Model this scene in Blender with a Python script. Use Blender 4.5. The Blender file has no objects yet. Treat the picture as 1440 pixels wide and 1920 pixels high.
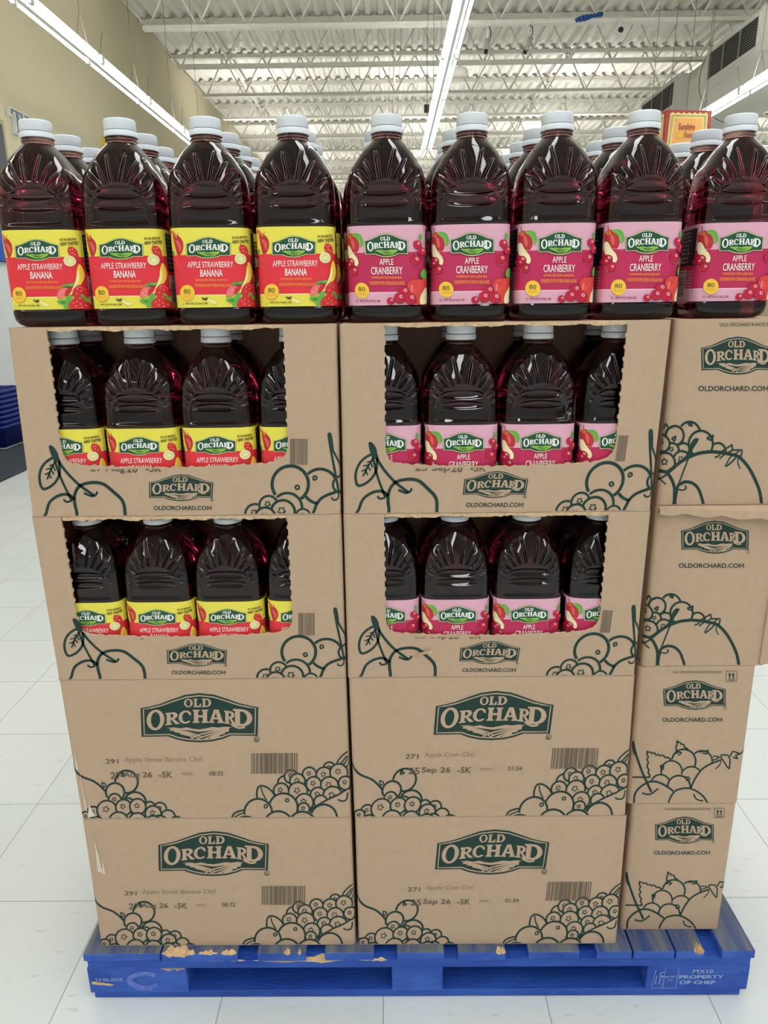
import bpy, bmesh, math, random
from mathutils import Vector, Matrix
from mathutils.geometry import tessellate_polygon
random.seed(7)
S = bpy.context.scene
COL = S.collection
# ------------------------------------------------------------------ camera
cam = bpy.data.cameras.new('camera'); camo = bpy.data.objects.new('camera', cam); COL.objects.link(camo)
RT = Vector((0.99991526, 0.00521421, -0.01192848)); UP = Vector((0.00998466, 0.2807962, 0.95971548)); FW = Vector((-0.00835363, 0.95975325, -0.28072034))
M3 = Matrix((RT, UP, -FW)).transposed().to_4x4(); M3.translation = Vector((0.07122565, -1.03157967, 1.24086355))
camo.matrix_world = M3
cam.sensor_fit = 'VERTICAL'; cam.sensor_height = 36.0; cam.sensor_width = 27.0
cam.lens = 1331.85 / 1920 * 36.0; cam.clip_start = 0.02; cam.clip_end = 100
S.camera = camo
# ------------------------------------------------------------------ world, exposure, light strengths
w = bpy.data.worlds.new('world'); S.world = w; w.use_nodes = True
w.node_tree.nodes['Background'].inputs[0].default_value = (0.75, 0.82, 0.9, 1); w.node_tree.nodes['Background'].inputs[1].default_value = 0.25
S.view_settings.view_transform = 'Standard'; S.view_settings.look = 'None'
S.view_settings.exposure = -0.72; S.view_settings.gamma = 1.0; S.view_settings.use_curve_mapping = False
TUBE_E = 33.0          # glow of the bare tubes
LAMP_C = (1.0, 0.985, 0.96)
TUBE_F = 12.0          # dimmer glow for the near rows, set to balance front against back
WRAP_E = 20.0         # unseen wide diffusers, added to put white streaks on the bottles
UP_W = 17.0            # area lights added above the fixtures to brighten the ceiling

# ------------------------------------------------------------------ materials
def lin(c):
    return tuple(((v / 255) / 12.92 if v / 255 <= 0.04045 else (((v / 255) + 0.055) / 1.055) ** 2.4) for v in c) + (1.0,)
def mat(name, rgb, rough=0.6, spec=0.5, noise=0.0, scale=40.0, bump=0.0, bscale=200.0, metal=0.0, stretch=None, coat=0.0, rgb2=None):
    m = bpy.data.materials.new(name); m.use_nodes = True; nt = m.node_tree; b = nt.nodes['Principled BSDF']
    b.inputs['Base Color'].default_value = lin(rgb); b.inputs['Roughness'].default_value = rough
    b.inputs['Specular IOR Level'].default_value = spec; b.inputs['Metallic'].default_value = metal
    if coat: b.inputs['Coat Weight'].default_value = coat
    if noise or bump:
        tc = nt.nodes.new('ShaderNodeTexCoord'); mp = nt.nodes.new('ShaderNodeMapping'); nt.links.new(tc.outputs['Object'], mp.inputs[0])
        if stretch: mp.inputs['Scale'].default_value = stretch
    if noise:
        n = nt.nodes.new('ShaderNodeTexNoise'); n.inputs['Scale'].default_value = scale; n.inputs['Detail'].default_value = 5; n.inputs['Roughness'].default_value = 0.65
        nt.links.new(mp.outputs[0], n.inputs['Vector'])
        mx = nt.nodes.new('ShaderNodeMix'); mx.data_type = 'RGBA'
        c = lin(rgb)
        if rgb2: lo, hi = c, lin(rgb2)
        else: lo = tuple(v * (1 - noise) for v in c[:3]) + (1,); hi = tuple(min(1, v * (1 + noise)) for v in c[:3]) + (1,)
        mx.inputs[6].default_value = lo; mx.inputs[7].default_value = hi
        rp = nt.nodes.new('ShaderNodeMapRange'); rp.inputs[1].default_value = 0.3; rp.inputs[2].default_value = 0.7
        nt.links.new(n.outputs[0], rp.inputs[0]); nt.links.new(rp.outputs[0], mx.inputs[0]); nt.links.new(mx.outputs[2], b.inputs['Base Color'])
    if bump:
        n2 = nt.nodes.new('ShaderNodeTexNoise'); n2.inputs['Scale'].default_value = bscale; n2.inputs['Detail'].default_value = 3
        nt.links.new(mp.outputs[0], n2.inputs['Vector'])
        bp = nt.nodes.new('ShaderNodeBump'); bp.inputs['Strength'].default_value = bump; bp.inputs['Distance'].default_value = 0.002
        nt.links.new(n2.outputs[0], bp.inputs['Height']); nt.links.new(bp.outputs[0], b.inputs['Normal'])
    return m
def emis(name, rgb, e):
    m = mat(name, rgb); b = m.node_tree.nodes['Principled BSDF']
    b.inputs['Emission Color'].default_value = lin(rgb); b.inputs['Emission Strength'].default_value = e
    return m
def clear(name, rgb, ior=1.34, rough=0.0):
    m = mat(name, rgb, rough); b = m.node_tree.nodes['Principled BSDF']
    b.inputs['Transmission Weight'].default_value = 1.0; b.inputs['IOR'].default_value = ior
    return m
CARD = mat('cardboard', (192, 166, 142), 0.85, 0.2, 0.045, 70, 0.10, 260)
CARDIN = mat('cardboard_torn_edge', (206, 178, 143), 0.95, 0.1, 0.2, 160)
INK = mat('green_ink', (40, 66, 60), 0.8, 0.2, 0.06, 60)
GREY = mat('grey_stamp_ink', (108, 97, 84), 0.85, 0.1, 0.12, 900)
GREYL = mat('faint_stamp_ink', (150, 131, 110), 0.85, 0.1)
SCUFF = mat('scuffed_paper', (222, 212, 196), 0.9, 0.1, 0.15, 200)
def tile_mat():
    m = mat('vinyl_tile', (226, 229, 226), 0.22, 0.5); nt = m.node_tree; b = nt.nodes['Principled BSDF']
    tc = nt.nodes.new('ShaderNodeTexCoord')
    br = nt.nodes.new('ShaderNodeTexBrick'); br.offset = 0; br.inputs['Scale'].default_value = 1
    br.inputs['Brick Width'].default_value = 0.302; br.inputs['Row Height'].default_value = 0.316; br.inputs['Mortar Size'].default_value = 0.0012
    br.inputs['Mortar Smooth'].default_value = 0.3
    mp0 = nt.nodes.new('ShaderNodeMapping'); mp0.inputs['Location'].default_value = (-0.05, -0.213, 0); nt.links.new(tc.outputs['Object'], mp0.inputs[0]); nt.links.new(mp0.outputs[0], br.inputs['Vector'])
    br.inputs['Color1'].default_value = lin((222, 228, 229)); br.inputs['Color2'].default_value = lin((215, 222, 223)); br.inputs['Mortar'].default_value = lin((158, 160, 158))
    mp = nt.nodes.new('ShaderNodeMapping'); mp.inputs['Scale'].default_value = (22, 75, 1); nt.links.new(tc.outputs['Object'], mp.inputs[0])
    n = nt.nodes.new('ShaderNodeTexNoise'); n.inputs['Scale'].default_value = 1.0; n.inputs['Detail'].default_value = 2; nt.links.new(mp.outputs[0], n.inputs['Vector'])
    r = nt.nodes.new('ShaderNodeMapRange'); r.inputs[1].default_value = 0.66; r.inputs[2].default_value = 0.76; r.inputs[3].default_value = 0; r.inputs[4].default_value = 0.42
    nt.links.new(n.outputs[0], r.inputs[0])
    mx = nt.nodes.new('ShaderNodeMix'); mx.data_type = 'RGBA'; nt.links.new(r.outputs[0], mx.inputs[0]); nt.links.new(br.outputs['Color'], mx.inputs[6]); mx.inputs[7].default_value = lin((176, 174, 166))
    nt.links.new(mx.outputs[2], b.inputs['Base Color'])
    n3 = nt.nodes.new('ShaderNodeTexNoise'); n3.inputs['Scale'].default_value = 3; n3.inputs['Detail'].default_value = 6
    nt.links.new(tc.outputs['Object'], n3.inputs['Vector'])
    r3 = nt.nodes.new('ShaderNodeMapRange'); r3.inputs[3].default_value = 0.24; r3.inputs[4].default_value = 0.36; nt.links.new(n3.outputs[0], r3.inputs[0]); nt.links.new(r3.outputs[0], b.inputs['Roughness'])
    return m
TILE = tile_mat()
WALLM = mat('beige_wall_paint', (206, 197, 168), 0.8, 0.2, 0.03, 2, 0.1, 300)
WHITEW = mat('white_wall_paint', (222, 226, 230), 0.6, 0.3, 0.02, 3)
CEILM = mat('white_deck_paint', (236, 233, 224), 0.7, 0.3, 0.05, 1.5)
STEEL = mat('white_joist_paint', (232, 229, 220), 0.6, 0.3, 0.05, 5)
DARKW = mat('dark_wire', (96, 92, 84), 0.6, 0.4, 0.05, 5)
FIXT = mat('white_enamel', (230, 234, 235), 0.4, 0.5, 0.02, 10)
TUBE = emis('lit_fluorescent_tube', (250, 252, 250), TUBE_E)
WRAP = emis('added_wide_diffuser', (250, 252, 250), WRAP_E)
TUBE2 = emis('lit_fluorescent_tube_front', (250, 252, 250), TUBE_F)
DUCTM = mat('pale_duct_paint', (212, 211, 203), 0.55, 0.4, 0.03, 3)
GRILLD = mat('dark_grille_void', (52, 52, 50), 0.8, 0.2, 0.05, 20)
GRILLS = mat('grey_grille_slat', (150, 149, 144), 0.5, 0.4, 0.05, 20)
CAPM = mat('white_cap_plastic', (225, 232, 240), 0.38, 0.5, 0.015, 60)
JUICE = clear('dark_red_juice', (122, 28, 48), 1.50)
JUICES = clear('clear_tinted_neck', (222, 170, 160), 1.40)
BLUE = mat('blue_pallet_paint', (20, 62, 160), 0.6, 0.4, 0.3, 7, 1.0, 60, stretch=(1, 3, 3), rgb2=(62, 108, 204))
BLUEX = mat('blue_pallet_crossboard', (20, 60, 156), 0.6, 0.4, 0.3, 6, 0.8, 60, stretch=(1, 4, 4), rgb2=(46, 94, 190))
BLUEW = mat('worn_blue_deck_paint', (28, 58, 128), 0.8, 0.3, 0.3, 5, 0.8, 30, stretch=(7, 1, 7), rgb2=(124, 126, 114))
RAWW = mat('splintered_bare_wood', (214, 182, 138), 0.9, 0.1, 0.3, 60, 0.5, 80, stretch=(1, 6, 6))
STENC = mat('faded_white_stencil', (158, 178, 220), 0.8, 0.2, 0.2, 300)
STENC2 = mat('rubbed_blue_paint', (104, 126, 208), 0.8, 0.2, 0.2, 80)
MATM = mat('charcoal_floor_mat', (66, 70, 80), 0.95, 0.1, 0.2, 300, 0.5, 500)
BASK = mat('navy_basket_plastic', (20, 40, 128), 0.4, 0.5, 0.05, 20)
METAL = mat('chrome_wire', (170, 172, 174), 0.3, 0.5, 0.02, 10, metal=0.8)

# ------------------------------------------------------------------ geometry helpers
class MB:
    def __init__(s): s.v = []; s.f = []; s.m = []; s.sm = []
    def face(s, pts, m=0, smooth=False):
        i = len(s.v); s.v.extend([tuple(p) for p in pts]); s.f.append(tuple(range(i, i + len(pts)))); s.m.append(m); s.sm.append(smooth)
    def box(s, x0, x1, y0, y1, z0, z1, m=0):
        i = len(s.v)
        s.v += [(x0, y0, z0), (x1, y0, z0), (x1, y1, z0), (x0, y1, z0), (x0, y0, z1), (x1, y0, z1), (x1, y1, z1), (x0, y1, z1)]
        for q in ((3, 2, 1, 0), (4, 5, 6, 7), (0, 1, 5, 4), (1, 2, 6, 5), (2, 3, 7, 6), (3, 0, 4, 7)):
            s.f.append(tuple(i + k for k in q)); s.m.append(m); s.sm.append(False)
    def bar(s, a, b, r, n=8, m=0, r2=None, caps=True):
        a = Vector(a); b = Vector(b); d = (b - a).normalized()
        u = d.cross(Vector((0, 0, 1)) if abs(d.z) < 0.9 else Vector((1, 0, 0))).normalized(); w_ = d.cross(u)
        i = len(s.v); r2 = r if r2 is None else r2
        for p, rr in ((a, r), (b, r2)):
            for k in range(n):
                t = 2 * math.pi * k / n; s.v.append(tuple(p + u * (rr * math.cos(t)) + w_ * (rr * math.sin(t))))
        for k in range(n):
            k2 = (k + 1) % n; s.f.append((i + k, i + k2, i + n + k2, i + n + k)); s.m.append(m); s.sm.append(n > 5)
        if caps:
            s.f.append(tuple(i + k for k in range(n - 1, -1, -1))); s.f.append(tuple(i + n + k for k in range(n))); s.m += [m, m]; s.sm += [False, False]
    def path(s, pts, r, n=6, m=0):
        for a, b in zip(pts, pts[1:]): s.bar(a, b, r, n, m)
    def lathe(s, prof, n=48, m=0, c=(0, 0), smooth=True, rib=0.0):
        i = len(s.v)
        for (r, z) in prof:
            for k in range(n):
                t = 2 * math.pi * k / n; rr = r * (1 - (rib if k % 2 else 0)); s.v.append((c[0] + rr * math.cos(t), c[1] + rr * math.sin(t), z))
        for j in range(len(prof) - 1):
            for k in range(n):
                k2 = (k + 1) % n; s.f.append((i + j * n + k, i + j * n + k2, i + (j + 1) * n + k2, i + (j + 1) * n + k)); s.m.append(m); s.sm.append(smooth)
    def build(s, name, mats, parent=None, loc=None):
        me = bpy.data.meshes.new(name); me.from_pydata(s.v, [], s.f)
        for k in mats: me.materials.append(k)
        me.polygons.foreach_set('material_index', s.m); me.polygons.foreach_set('use_smooth', s.sm); me.update()
        o = bpy.data.objects.new(name, me); COL.objects.link(o)
        if parent: o.parent = parent
        if loc: o.location = loc
        return o
def weld(o, d=1e-5):
    b = bmesh.new(); b.from_mesh(o.data); bmesh.ops.remove_doubles(b, verts=b.verts, dist=d); bmesh.ops.recalc_face_normals(b, faces=b.faces); b.to_mesh(o.data); b.free(); return o
def bevel(o, wd, seg=2):
    b = o.modifiers.new('bevel', 'BEVEL'); b.width = wd; b.segments = seg; b.limit_method = 'ANGLE'; b.angle_limit = 0.7; return o
def tag(o, label=None, cat=None, group=None, kind=None):
    if label: o['label'] = label
    if cat: o['category'] = cat
    if group: o['group'] = group
    if kind: o['kind'] = kind
    return o
def empty(name, loc=(0, 0, 0), rz=0.0):
    o = bpy.data.objects.new(name, None); o.empty_display_size = 0.05; COL.objects.link(o); o.location = loc; o.rotation_euler = (0, 0, rz); return o
def copy_tree(o, parent=None):
    c = o.copy(); COL.objects.link(c)
    if parent: c.parent = parent
    for ch in list(o.children):
        if ch.type != 'LIGHT': copy_tree(ch, c)
    return c
ORD = ['first', 'second', 'third', 'fourth', 'fifth', 'sixth', 'seventh', 'eighth', 'ninth', 'tenth', 'eleventh', 'twelfth', 'thirteenth', 'fourteenth', 'fifteenth', 'sixteenth', 'seventeenth']

# ------------------------------------------------------------------ flat artwork (lettering and line drawings, later wrapped on a face)
def homog(src, dst):
    A = []; B = []
    for (x, y), (u, v) in zip(src, dst):
        A.append([x, y, 1, 0, 0, 0, -u * x, -u * y]); B.append(u); A.append([0, 0, 0, x, y, 1, -v * x, -v * y]); B.append(v)
    n = 8
    for i in range(n):
        p = max(range(i, n), key=lambda r: abs(A[r][i])); A[i], A[p] = A[p], A[i]; B[i], B[p] = B[p], B[i]
        for r in range(n):
            if r != i:
                k = A[r][i] / A[i][i]
                A[r] = [a - k * b for a, b in zip(A[r], A[i])]; B[r] -= k * B[i]
    h = [B[i] / A[i][i] for i in range(n)]
    def T(x, y):
        d = h[6] * x + h[7] * y + 1; return ((h[0] * x + h[1] * y + h[2]) / d, (h[3] * x + h[4] * y + h[5]) / d)
    return T
def catmull(p, closed=False, step=8):
    if len(p) < 3: return [tuple(q) for q in p]
    out = []; n = len(p); rng = range(n) if closed else range(n - 1)
    for i in rng:
        if closed: a, b, c, d = p[i - 1], p[i], p[(i + 1) % n], p[(i + 2) % n]
        else: a, b, c, d = p[max(0, i - 1)], p[i], p[i + 1], p[min(n - 1, i + 2)]
        for k in range(step):
            t = k / step
            out.append(tuple(0.5 * (2 * b[j] + (c[j] - a[j]) * t + (2 * a[j] - 5 * b[j] + 4 * c[j] - d[j]) * t * t + (3 * b[j] - a[j] - 3 * c[j] + d[j]) * t ** 3) for j in (0, 1)))
    if not closed: out.append(tuple(p[-1]))
    return out
def ell(cx, cy, rx, ry=None, n=28, a0=0, a1=360, rot=0):
    ry = rx if ry is None else ry; o = []
    full = abs(a1 - a0) >= 360
    c, s = math.cos(math.radians(rot)), math.sin(math.radians(rot))
    for k in range(n if full else n + 1):
        t = math.radians(a0 + (a1 - a0) * k / n); x, y = rx * math.cos(t), ry * math.sin(t)
        o.append((cx + x * c - y * s, cy + x * s + y * c))
    return o
def inside(p, poly):
    x, y = p; r = False; j = len(poly) - 1
    for i in range(len(poly)):
        xi, yi = poly[i]; xj, yj = poly[j]
        if (yi > y) != (yj > y) and x < (xj - xi) * (y - yi) / (yj - yi) + xi: r = not r
        j = i
    return r
_tc = {}
def text_tris(body, bold=0.0):
    k = (body, bold)
    if k not in _tc:
        cu = bpy.data.curves.new('t', 'FONT'); cu.body = body; cu.resolution_u = 3; cu.offset = bold; cu.fill_mode = 'FRONT'
        o = bpy.data.objects.new('t', cu); COL.objects.link(o); bpy.context.view_layer.update()
        me = o.evaluated_get(bpy.context.evaluated_depsgraph_get()).to_mesh()
        v = [(q.co.x, q.co.y) for q in me.vertices]; f = [tuple(p.vertices) for p in me.polygons]
        bpy.data.objects.remove(o); bpy.data.curves.remove(cu)
        xs = [q[0] for q in v]; ys = [q[1] for q in v]; x0, x1, y0, y1 = min(xs), max(xs), min(ys), max(ys)
        _tc[k] = ([((a - x0) / (x1 - x0), (b - y0) / (y1 - y0)) for a, b in v], f)
    return _tc[k]
class Art:
    def __init__(s, T): s.T = T; s.p = []; s.lay = 0; s.mats = []
    def mi(s, m):
        if m not in s.mats: s.mats.append(m)
        return s.mats.index(m)
    def up(s): s.lay += 1
    def raw(s, pts, m): s.p.append((s.mi(m), s.lay, [s.T(*q) for q in pts]))
    def poly(s, pts, m, holes=(), up=True):
        if up: s.up()
        loops = [[Vector((x, y, 0)) for x, y in l] for l in [pts] + list(holes)]; flat = [q for l in [pts] + list(holes) for q in l]
        for t in tessellate_polygon(loops): s.raw([flat[i] for i in t], m)
    def ribbon(s, pts, wd, m, closed=False, up=True):
        if up: s.up()
        n = len(pts)
        if n < 2: return
        W = wd if isinstance(wd, (list, tuple)) else None
        L = []
        for i in range(n):
            a = pts[(i - 1) % n] if (closed or i) else pts[i]; b = pts[(i + 1) % n] if (closed or i < n - 1) else pts[i]
            dx, dy = b[0] - a[0], b[1] - a[1]; l = math.hypot(dx, dy) or 1
            ww = (W[0] + (W[1] - W[0]) * i / (n - 1) if W else wd) / 2
            L.append((pts[i][0] - dy / l * ww, pts[i][1] + dx / l * ww, pts[i][0] + dy / l * ww, pts[i][1] - dx / l * ww))
        for i in range(n if closed else n - 1):
            a, b = L[i], L[(i + 1) % n]; s.raw([(a[0], a[1]), (b[0], b[1]), (b[2], b[3]), (a[2], a[3])], m)
    def text(s, body, x0, x1, y0, y1, m, bold=0.0, tilt=0.0, clip=None):      # y0 = top, y1 = bottom in picture sense
        s.up(); v, f = text_tris(body, bold)
        P = [(x0 + a * (x1 - x0), y1 + b * (y0 - y1) + tilt * a) for a, b in v]
        for q in f:
            if clip is None or all(P[i][1] > clip for i in q): s.raw([P[i] for i in q], m)
class Lines:                                                                    # ink outlines, later shapes hide earlier ones
    def __init__(s): s.it = []
    def shape(s, pts, wd, closed=True, hide=None): s.it.append((pts, wd, closed, hide if hide is not None else (pts if closed else None)))
    def line(s, pts, wd, smooth=True): s.it.append((catmull(pts) if smooth else pts, wd, False, None))
    def disc(s, cx, cy, r, wd=9, ry=None): s.shape(ell(cx, cy, r, ry, 40), wd)
    def star(s, cx, cy, r, wd=5, rot=0.3):
        s.it.append(([(cx + (r if k % 2 == 0 else r * 0.55) * math.cos(rot + k * math.pi / 5), cy + (r if k % 2 == 0 else r * 0.55) * math.sin(rot + k * math.pi / 5)) for k in range(10)], wd, True, None))
    def drup(s, cx, cy, r, wd=7, st=True, rot=0.3):
        s.disc(cx, cy, r, wd)
        if st: s.star(cx - r * 0.1, cy - r * 0.12, r * 0.34, max(3, wd * 0.55), rot)
    def draw(s, art, m, lim=None):
        art.up()
        for i, (pts, wd, closed, _) in enumerate(s.it):
            P = list(pts) + ([pts[0]] if closed else []); D = []
            for a, b in zip(P, P[1:]):
                k = max(1, int(math.hypot(b[0] - a[0], b[1] - a[1]) / 9)); D += [(a[0] + (b[0] - a[0]) * j / k, a[1] + (b[1] - a[1]) * j / k) for j in range(k)]
            D.append(P[-1]); later = [h for _, _, _, h in s.it[i + 1:] if h]
            bb = [(min(q[0] for q in h), max(q[0] for q in h), min(q[1] for q in h), max(q[1] for q in h), h) for h in later]
            run = []; N = len(D)
            def flush(r):
                if len(r) > 1: art.ribbon(r, wd * 1.25, m, up=False)
            for q in D:
                hid = any(x0 < q[0] < x1 and y0 < q[1] < y1 and inside(q, h) for x0, x1, y0, y1, h in bb) or (lim is not None and not lim(q))
                if hid: flush(run); run = []
                else: run.append(q)
            flush(run)
def cutpoly(poly, ax, c):
    A = []; B = []
    n = len(poly)
    for i in range(n):
        p, q = poly[i], poly[(i + 1) % n]; dp, dq = p[ax] - c, q[ax] - c
        (A if dp <= 0 else B).append(p)
        if dp == 0: B.append(p)
        if dp * dq < 0:
            t = dp / (dp - dq); x = (p[0] + (q[0] - p[0]) * t, p[1] + (q[1] - p[1]) * t); A.append(x); B.append(x)
    return A, B
def emit(art, mb, mats, pos, base, step, ucuts, keep=None):
    """lay the artwork on a curved sheet: pos(u, v, off) -> 3-D point; ucuts = lines where the sheet bends"""
    ids = []
    for m in art.mats:
        if m not in mats: mats.append(m)
        ids.append(mats.index(m))
    for mi, lay, pts in art.p:
        if keep:
            for ax, c, side in keep:
                A, B = cutpoly(pts, ax, c); pts = A if side < 0 else B
                if len(pts) < 3: break
            if len(pts) < 3: continue
        pieces = [pts]; x0 = min(q[0] for q in pts); x1 = max(q[0] for q in pts)
        for c in ucuts:
            if x0 < c < x1:
                nx = []
                for q in pieces:
                    for r in cutpoly(q, 0, c):
                        if len(r) > 2: nx.append(r)
                pieces = nx
        for q in pieces:
            ar = sum(q[i - 1][0] * q[i][1] - q[i][0] * q[i - 1][1] for i in range(len(q)))
            if abs(ar) < 1e-12: continue
            if ar < 0: q = q[::-1]
            mb.face([pos(u, v, base + step * lay) for u, v in q], ids[mi])
# ------------------------------------------------------------------ serif capitals of the plaque logo
def _arc(cx, cy, rx, ry, a0, a1, n=14): return ell(cx, cy, rx, ry, n, a0, a1)
GL = {
 'O': ([(0.5 + 0.5 * math.cos(t * math.pi / 16), 0.5 + 0.5 * math.sin(t * math.pi / 16)) for t in range(32)], [ell(0.5, 0.5, 0.26, 0.385, 32)]),
 'L': ([(0, 0), (0, .09), (.13, .13), (.13, .87), (0, .91), (0, 1), (.58, 1), (.58, .91), (.44, .87), (.44, .17), (.74, .17), (.86, .4), (1, .4), (.97, 0)], []),
 'D': ([(0, 0), (0, .09), (.11, .13), (.11, .87), (0, .91), (0, 1), (.45, 1)] + _arc(.45, .5, .55, .5, 90, -90)[1:], [[(.37, .14), (.37, .86), (.45, .86)] + _arc(.45, .5, .28, .36, 90, -90)[1:]]),
 'R': ([(0, 0), (0, .09), (.1, .13), (.1, .87), (0, .91), (0, 1), (.52, 1)] + _arc(.52, .72, .36, .28, 90, -75)[1:] + [(.95, .1), (1.02, .08), (1.02, 0), (.74, 0), (.43, .42), (.39, .42), (.39, .13), (.49, .09), (.49, 0)], [[(.38, .57), (.38, .86), (.48, .86)] + _arc(.48, .715, .12, .145, 90, -90, 8)[1:]]),
 'C': (_arc(.52, .5, .52, .5, 42, 318, 26) + _arc(.54, .5, .27, .37, 310, 50, 22) + [(.84, .62), (.96, .62)], []),
 'H': ([(0, 0), (0, .09), (.08, .13), (.08, .87), (0, .91), (0, 1), (.43, 1), (.43, .91), (.35, .87), (.35, .58), (.65, .58), (.65, .87), (.57, .91), (.57, 1), (1, 1), (1, .91), (.92, .87), (.92, .13), (1, .09), (1, 0), (.57, 0), (.57, .09), (.65, .13), (.65, .42), (.35, .42), (.35, .13), (.43, .09), (.43, 0)], []),
 'A': ([(0, 0), (0, .09), (.08, .13), (.35, 1), (.64, 1), (.93, .13), (1, .09), (1, 0), (.57, 0), (.57, .09), (.66, .13), (.61, .27), (.31, .27), (.27, .13), (.36, .09), (.36, 0)], [[(.36, .41), (.56, .41), (.465, .76)]]),
}
def glyph(art, ch, x0, x1, y0, y1, m, up=False, tilt=0.0):
    o, h = GL[ch]; F = lambda l: [(x0 + a * (x1 - x0), y1 + b * (y0 - y1) + tilt * (a - 0.5)) for a, b in l]
    art.poly(F(o), m, [F(q) for q in h], up=up)
def logo(art, cx, cy, wd, plaque, line, letter, hills, skew=0.0, edge=None, hs=1.0, reg=None):
    """plaque of width wd (source px) centred on (cx, cy): dark shape, thin inner line, OLD / ORCHARD, furrowed hills"""
    k = wd / 558.0
    F = lambda l: [(cx + x * k, cy - y * k * hs + skew * x * k) for x, y in l]
    top = [(-279, 47), (-240, 54), (-190, 66), (-130, 88), (-70, 108), (0, 116), (70, 108), (130, 88), (190, 66), (240, 54), (279, 47)]
    bot = [(275, -88), (150, -86), (110, -101), (60, -112), (0, -116), (-60, -112), (-110, -101), (-150, -86), (-275, -88)]
    pl = top + bot
    if edge:
        art.poly(F([(x * 1.03, y * 1.06) for x, y in pl]), edge)
        art.poly(F([(x * 1.012, y * 1.025) for x, y in pl]), line)
        art.poly(F([(x * 0.988, y * 0.97) for x, y in pl]), plaque)
    else:
        art.poly(F(pl), plaque)
        art.ribbon(F([(x * 0.952, y * 0.895 if y > 0 else y * 0.90) for x, y in pl]), 5.5 * k, line, closed=True)
    art.up()
    def g(ch, x0, x1, y0, y1, t=0): 
        P = F([(x0, y1), (x1, y1)]); yt = cy - y1 * k * hs; yb = cy - y0 * k * hs; xm = (x0 + x1) / 2
        glyph(art, ch, cx + x0 * k, cx + x1 * k, yt + skew * xm * k, yb + skew * xm * k, letter, tilt=t * k + skew * (x1 - x0) * k)
    g('O', -73, -32, 50, 90); g('L', -29, 8, 50, 90); g('D', 11, 56, 50, 90)
    g('O', -250, -166, -57, 40, -6); g('R', -162, -96, -31, 27, -7); g('C', -99, -36, -27, 35, -4); g('H', -32, 42, -24, 38); g('A', 44, 116, -25, 38, 2); g('R', 117, 172, -31, 30, 6)
    g('D', 158, 250, -43, 38, 6)
    art.ribbon(F(catmull([(150, -30), (165, -42), (190, -50), (215, -46)])), 9 * k, letter, up=False)
    if hills:
        art.up()
        ridge = [(-155, -46), (-120, -44), (-90, -49), (-60, -44), (-30, -52), (0, -55), (30, -50), (60, -44), (90, -47), (120, -43), (155, -46), (110, -56), (60, -60), (0, -66), (-60, -58), (-110, -54)]
        art.poly(F(ridge), hills, up=False)
        for a in ([(-140, -55), (-80, -62), (-20, -78), (10, -92)], [(-118, -63), (-70, -71), (-25, -86), (-5, -98)], [(-90, -73), (-55, -82), (-30, -94)],
                  [(140, -54), (70, -64), (0, -80), (-40, -98)], [(138, -62), (80, -72), (20, -88), (-10, -101)], [(120, -72), (75, -82), (35, -96), (20, -103)], [(95, -84), (65, -93), (50, -100)]):
            art.ribbon(F(catmull(a, step=5)), [9 * k, 5 * k], hills, up=False)
    if reg:
        art.ribbon(F(ell(270, -104, 12, 12, 18)), 3.2 * k, reg, closed=True)
        art.text('R', *[cx + 264 * k, cx + 277 * k], cy + 97 * k, cy + 111 * k, reg)
def barcode(art, x0, x1, y0, y1, m, seed=1, skew=0.0):
    r = random.Random(seed); art.up(); x = x0
    while x < x1 - 2:
        wd = r.choice([1.6, 1.6, 3, 4.5, 6]) * (x1 - x0) / 220; sk = skew * (x - x0)
        art.raw([(x, y0 + sk), (min(x1, x + wd), y0 + sk), (min(x1, x + wd), y1 + sk), (x, y1 + sk)], m); x += wd + r.choice([1.6, 2.4, 3.5, 5]) * (x1 - x0) / 220

# ------------------------------------------------------------------ the juice bottle
def hermite(P):
    xs = [p[0] for p in P]; ys = [p[1] for p in P]; n = len(P); d = [(ys[i + 1] - ys[i]) / (xs[i + 1] - xs[i]) for i in range(n - 1)]
    m = [d[0]] + [0 if d[i - 1] * d[i] <= 0 else 2 * d[i - 1] * d[i] / (d[i - 1] + d[i]) for i in range(1, n - 1)] + [d[-1]]
    def f(x):
        if x <= xs[0]: return ys[0]
        if x >= xs[-1]: return ys[-1]
        i = max(j for j in range(n - 1) if xs[j] <= x); h = xs[i + 1] - xs[i]; t = (x - xs[i]) / h
        return (2 * t ** 3 - 3 * t * t + 1) * ys[i] + (t ** 3 - 2 * t * t + t) * h * m[i] + (-2 * t ** 3 + 3 * t * t) * ys[i + 1] + (t ** 3 - t * t) * h * m[i + 1]
    return f
HW = hermite([(0, .044), (.003, .0505), (.008, .0545), (.016, .0558), (.0212, .0560), (.0232, .0549), (.025, .0547), (.128, .0547), (.1298, .0552), (.133, .0560), (.160, .0560), (.1756, .0556), (.19, .0540), (.2005, .0508), (.213, .0437), (.225, .0358), (.233, .0292), (.240, .0226), (.2425, .0203), (.249, .0197)])
NN = hermite([(0, 4.2), (.02, 5), (.135, 5), (.165, 4.5), (.19, 3.9), (.213, 3.2), (.228, 2.6), (.24, 2.0), (.249, 2.0)])
HD = lambda z: .0195 + (max(HW(z), .0195) - .0195) * (.0455 - .0195) / (.056 - .0195)
LA, LB, LN, LZ0, LZ1 = .0555, .0452, 5.0, .0236, .1288
def sstep(a, b, x): t = max(0, min(1, (x - a) / (b - a))); return t * t * (3 - 2 * t)
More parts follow.
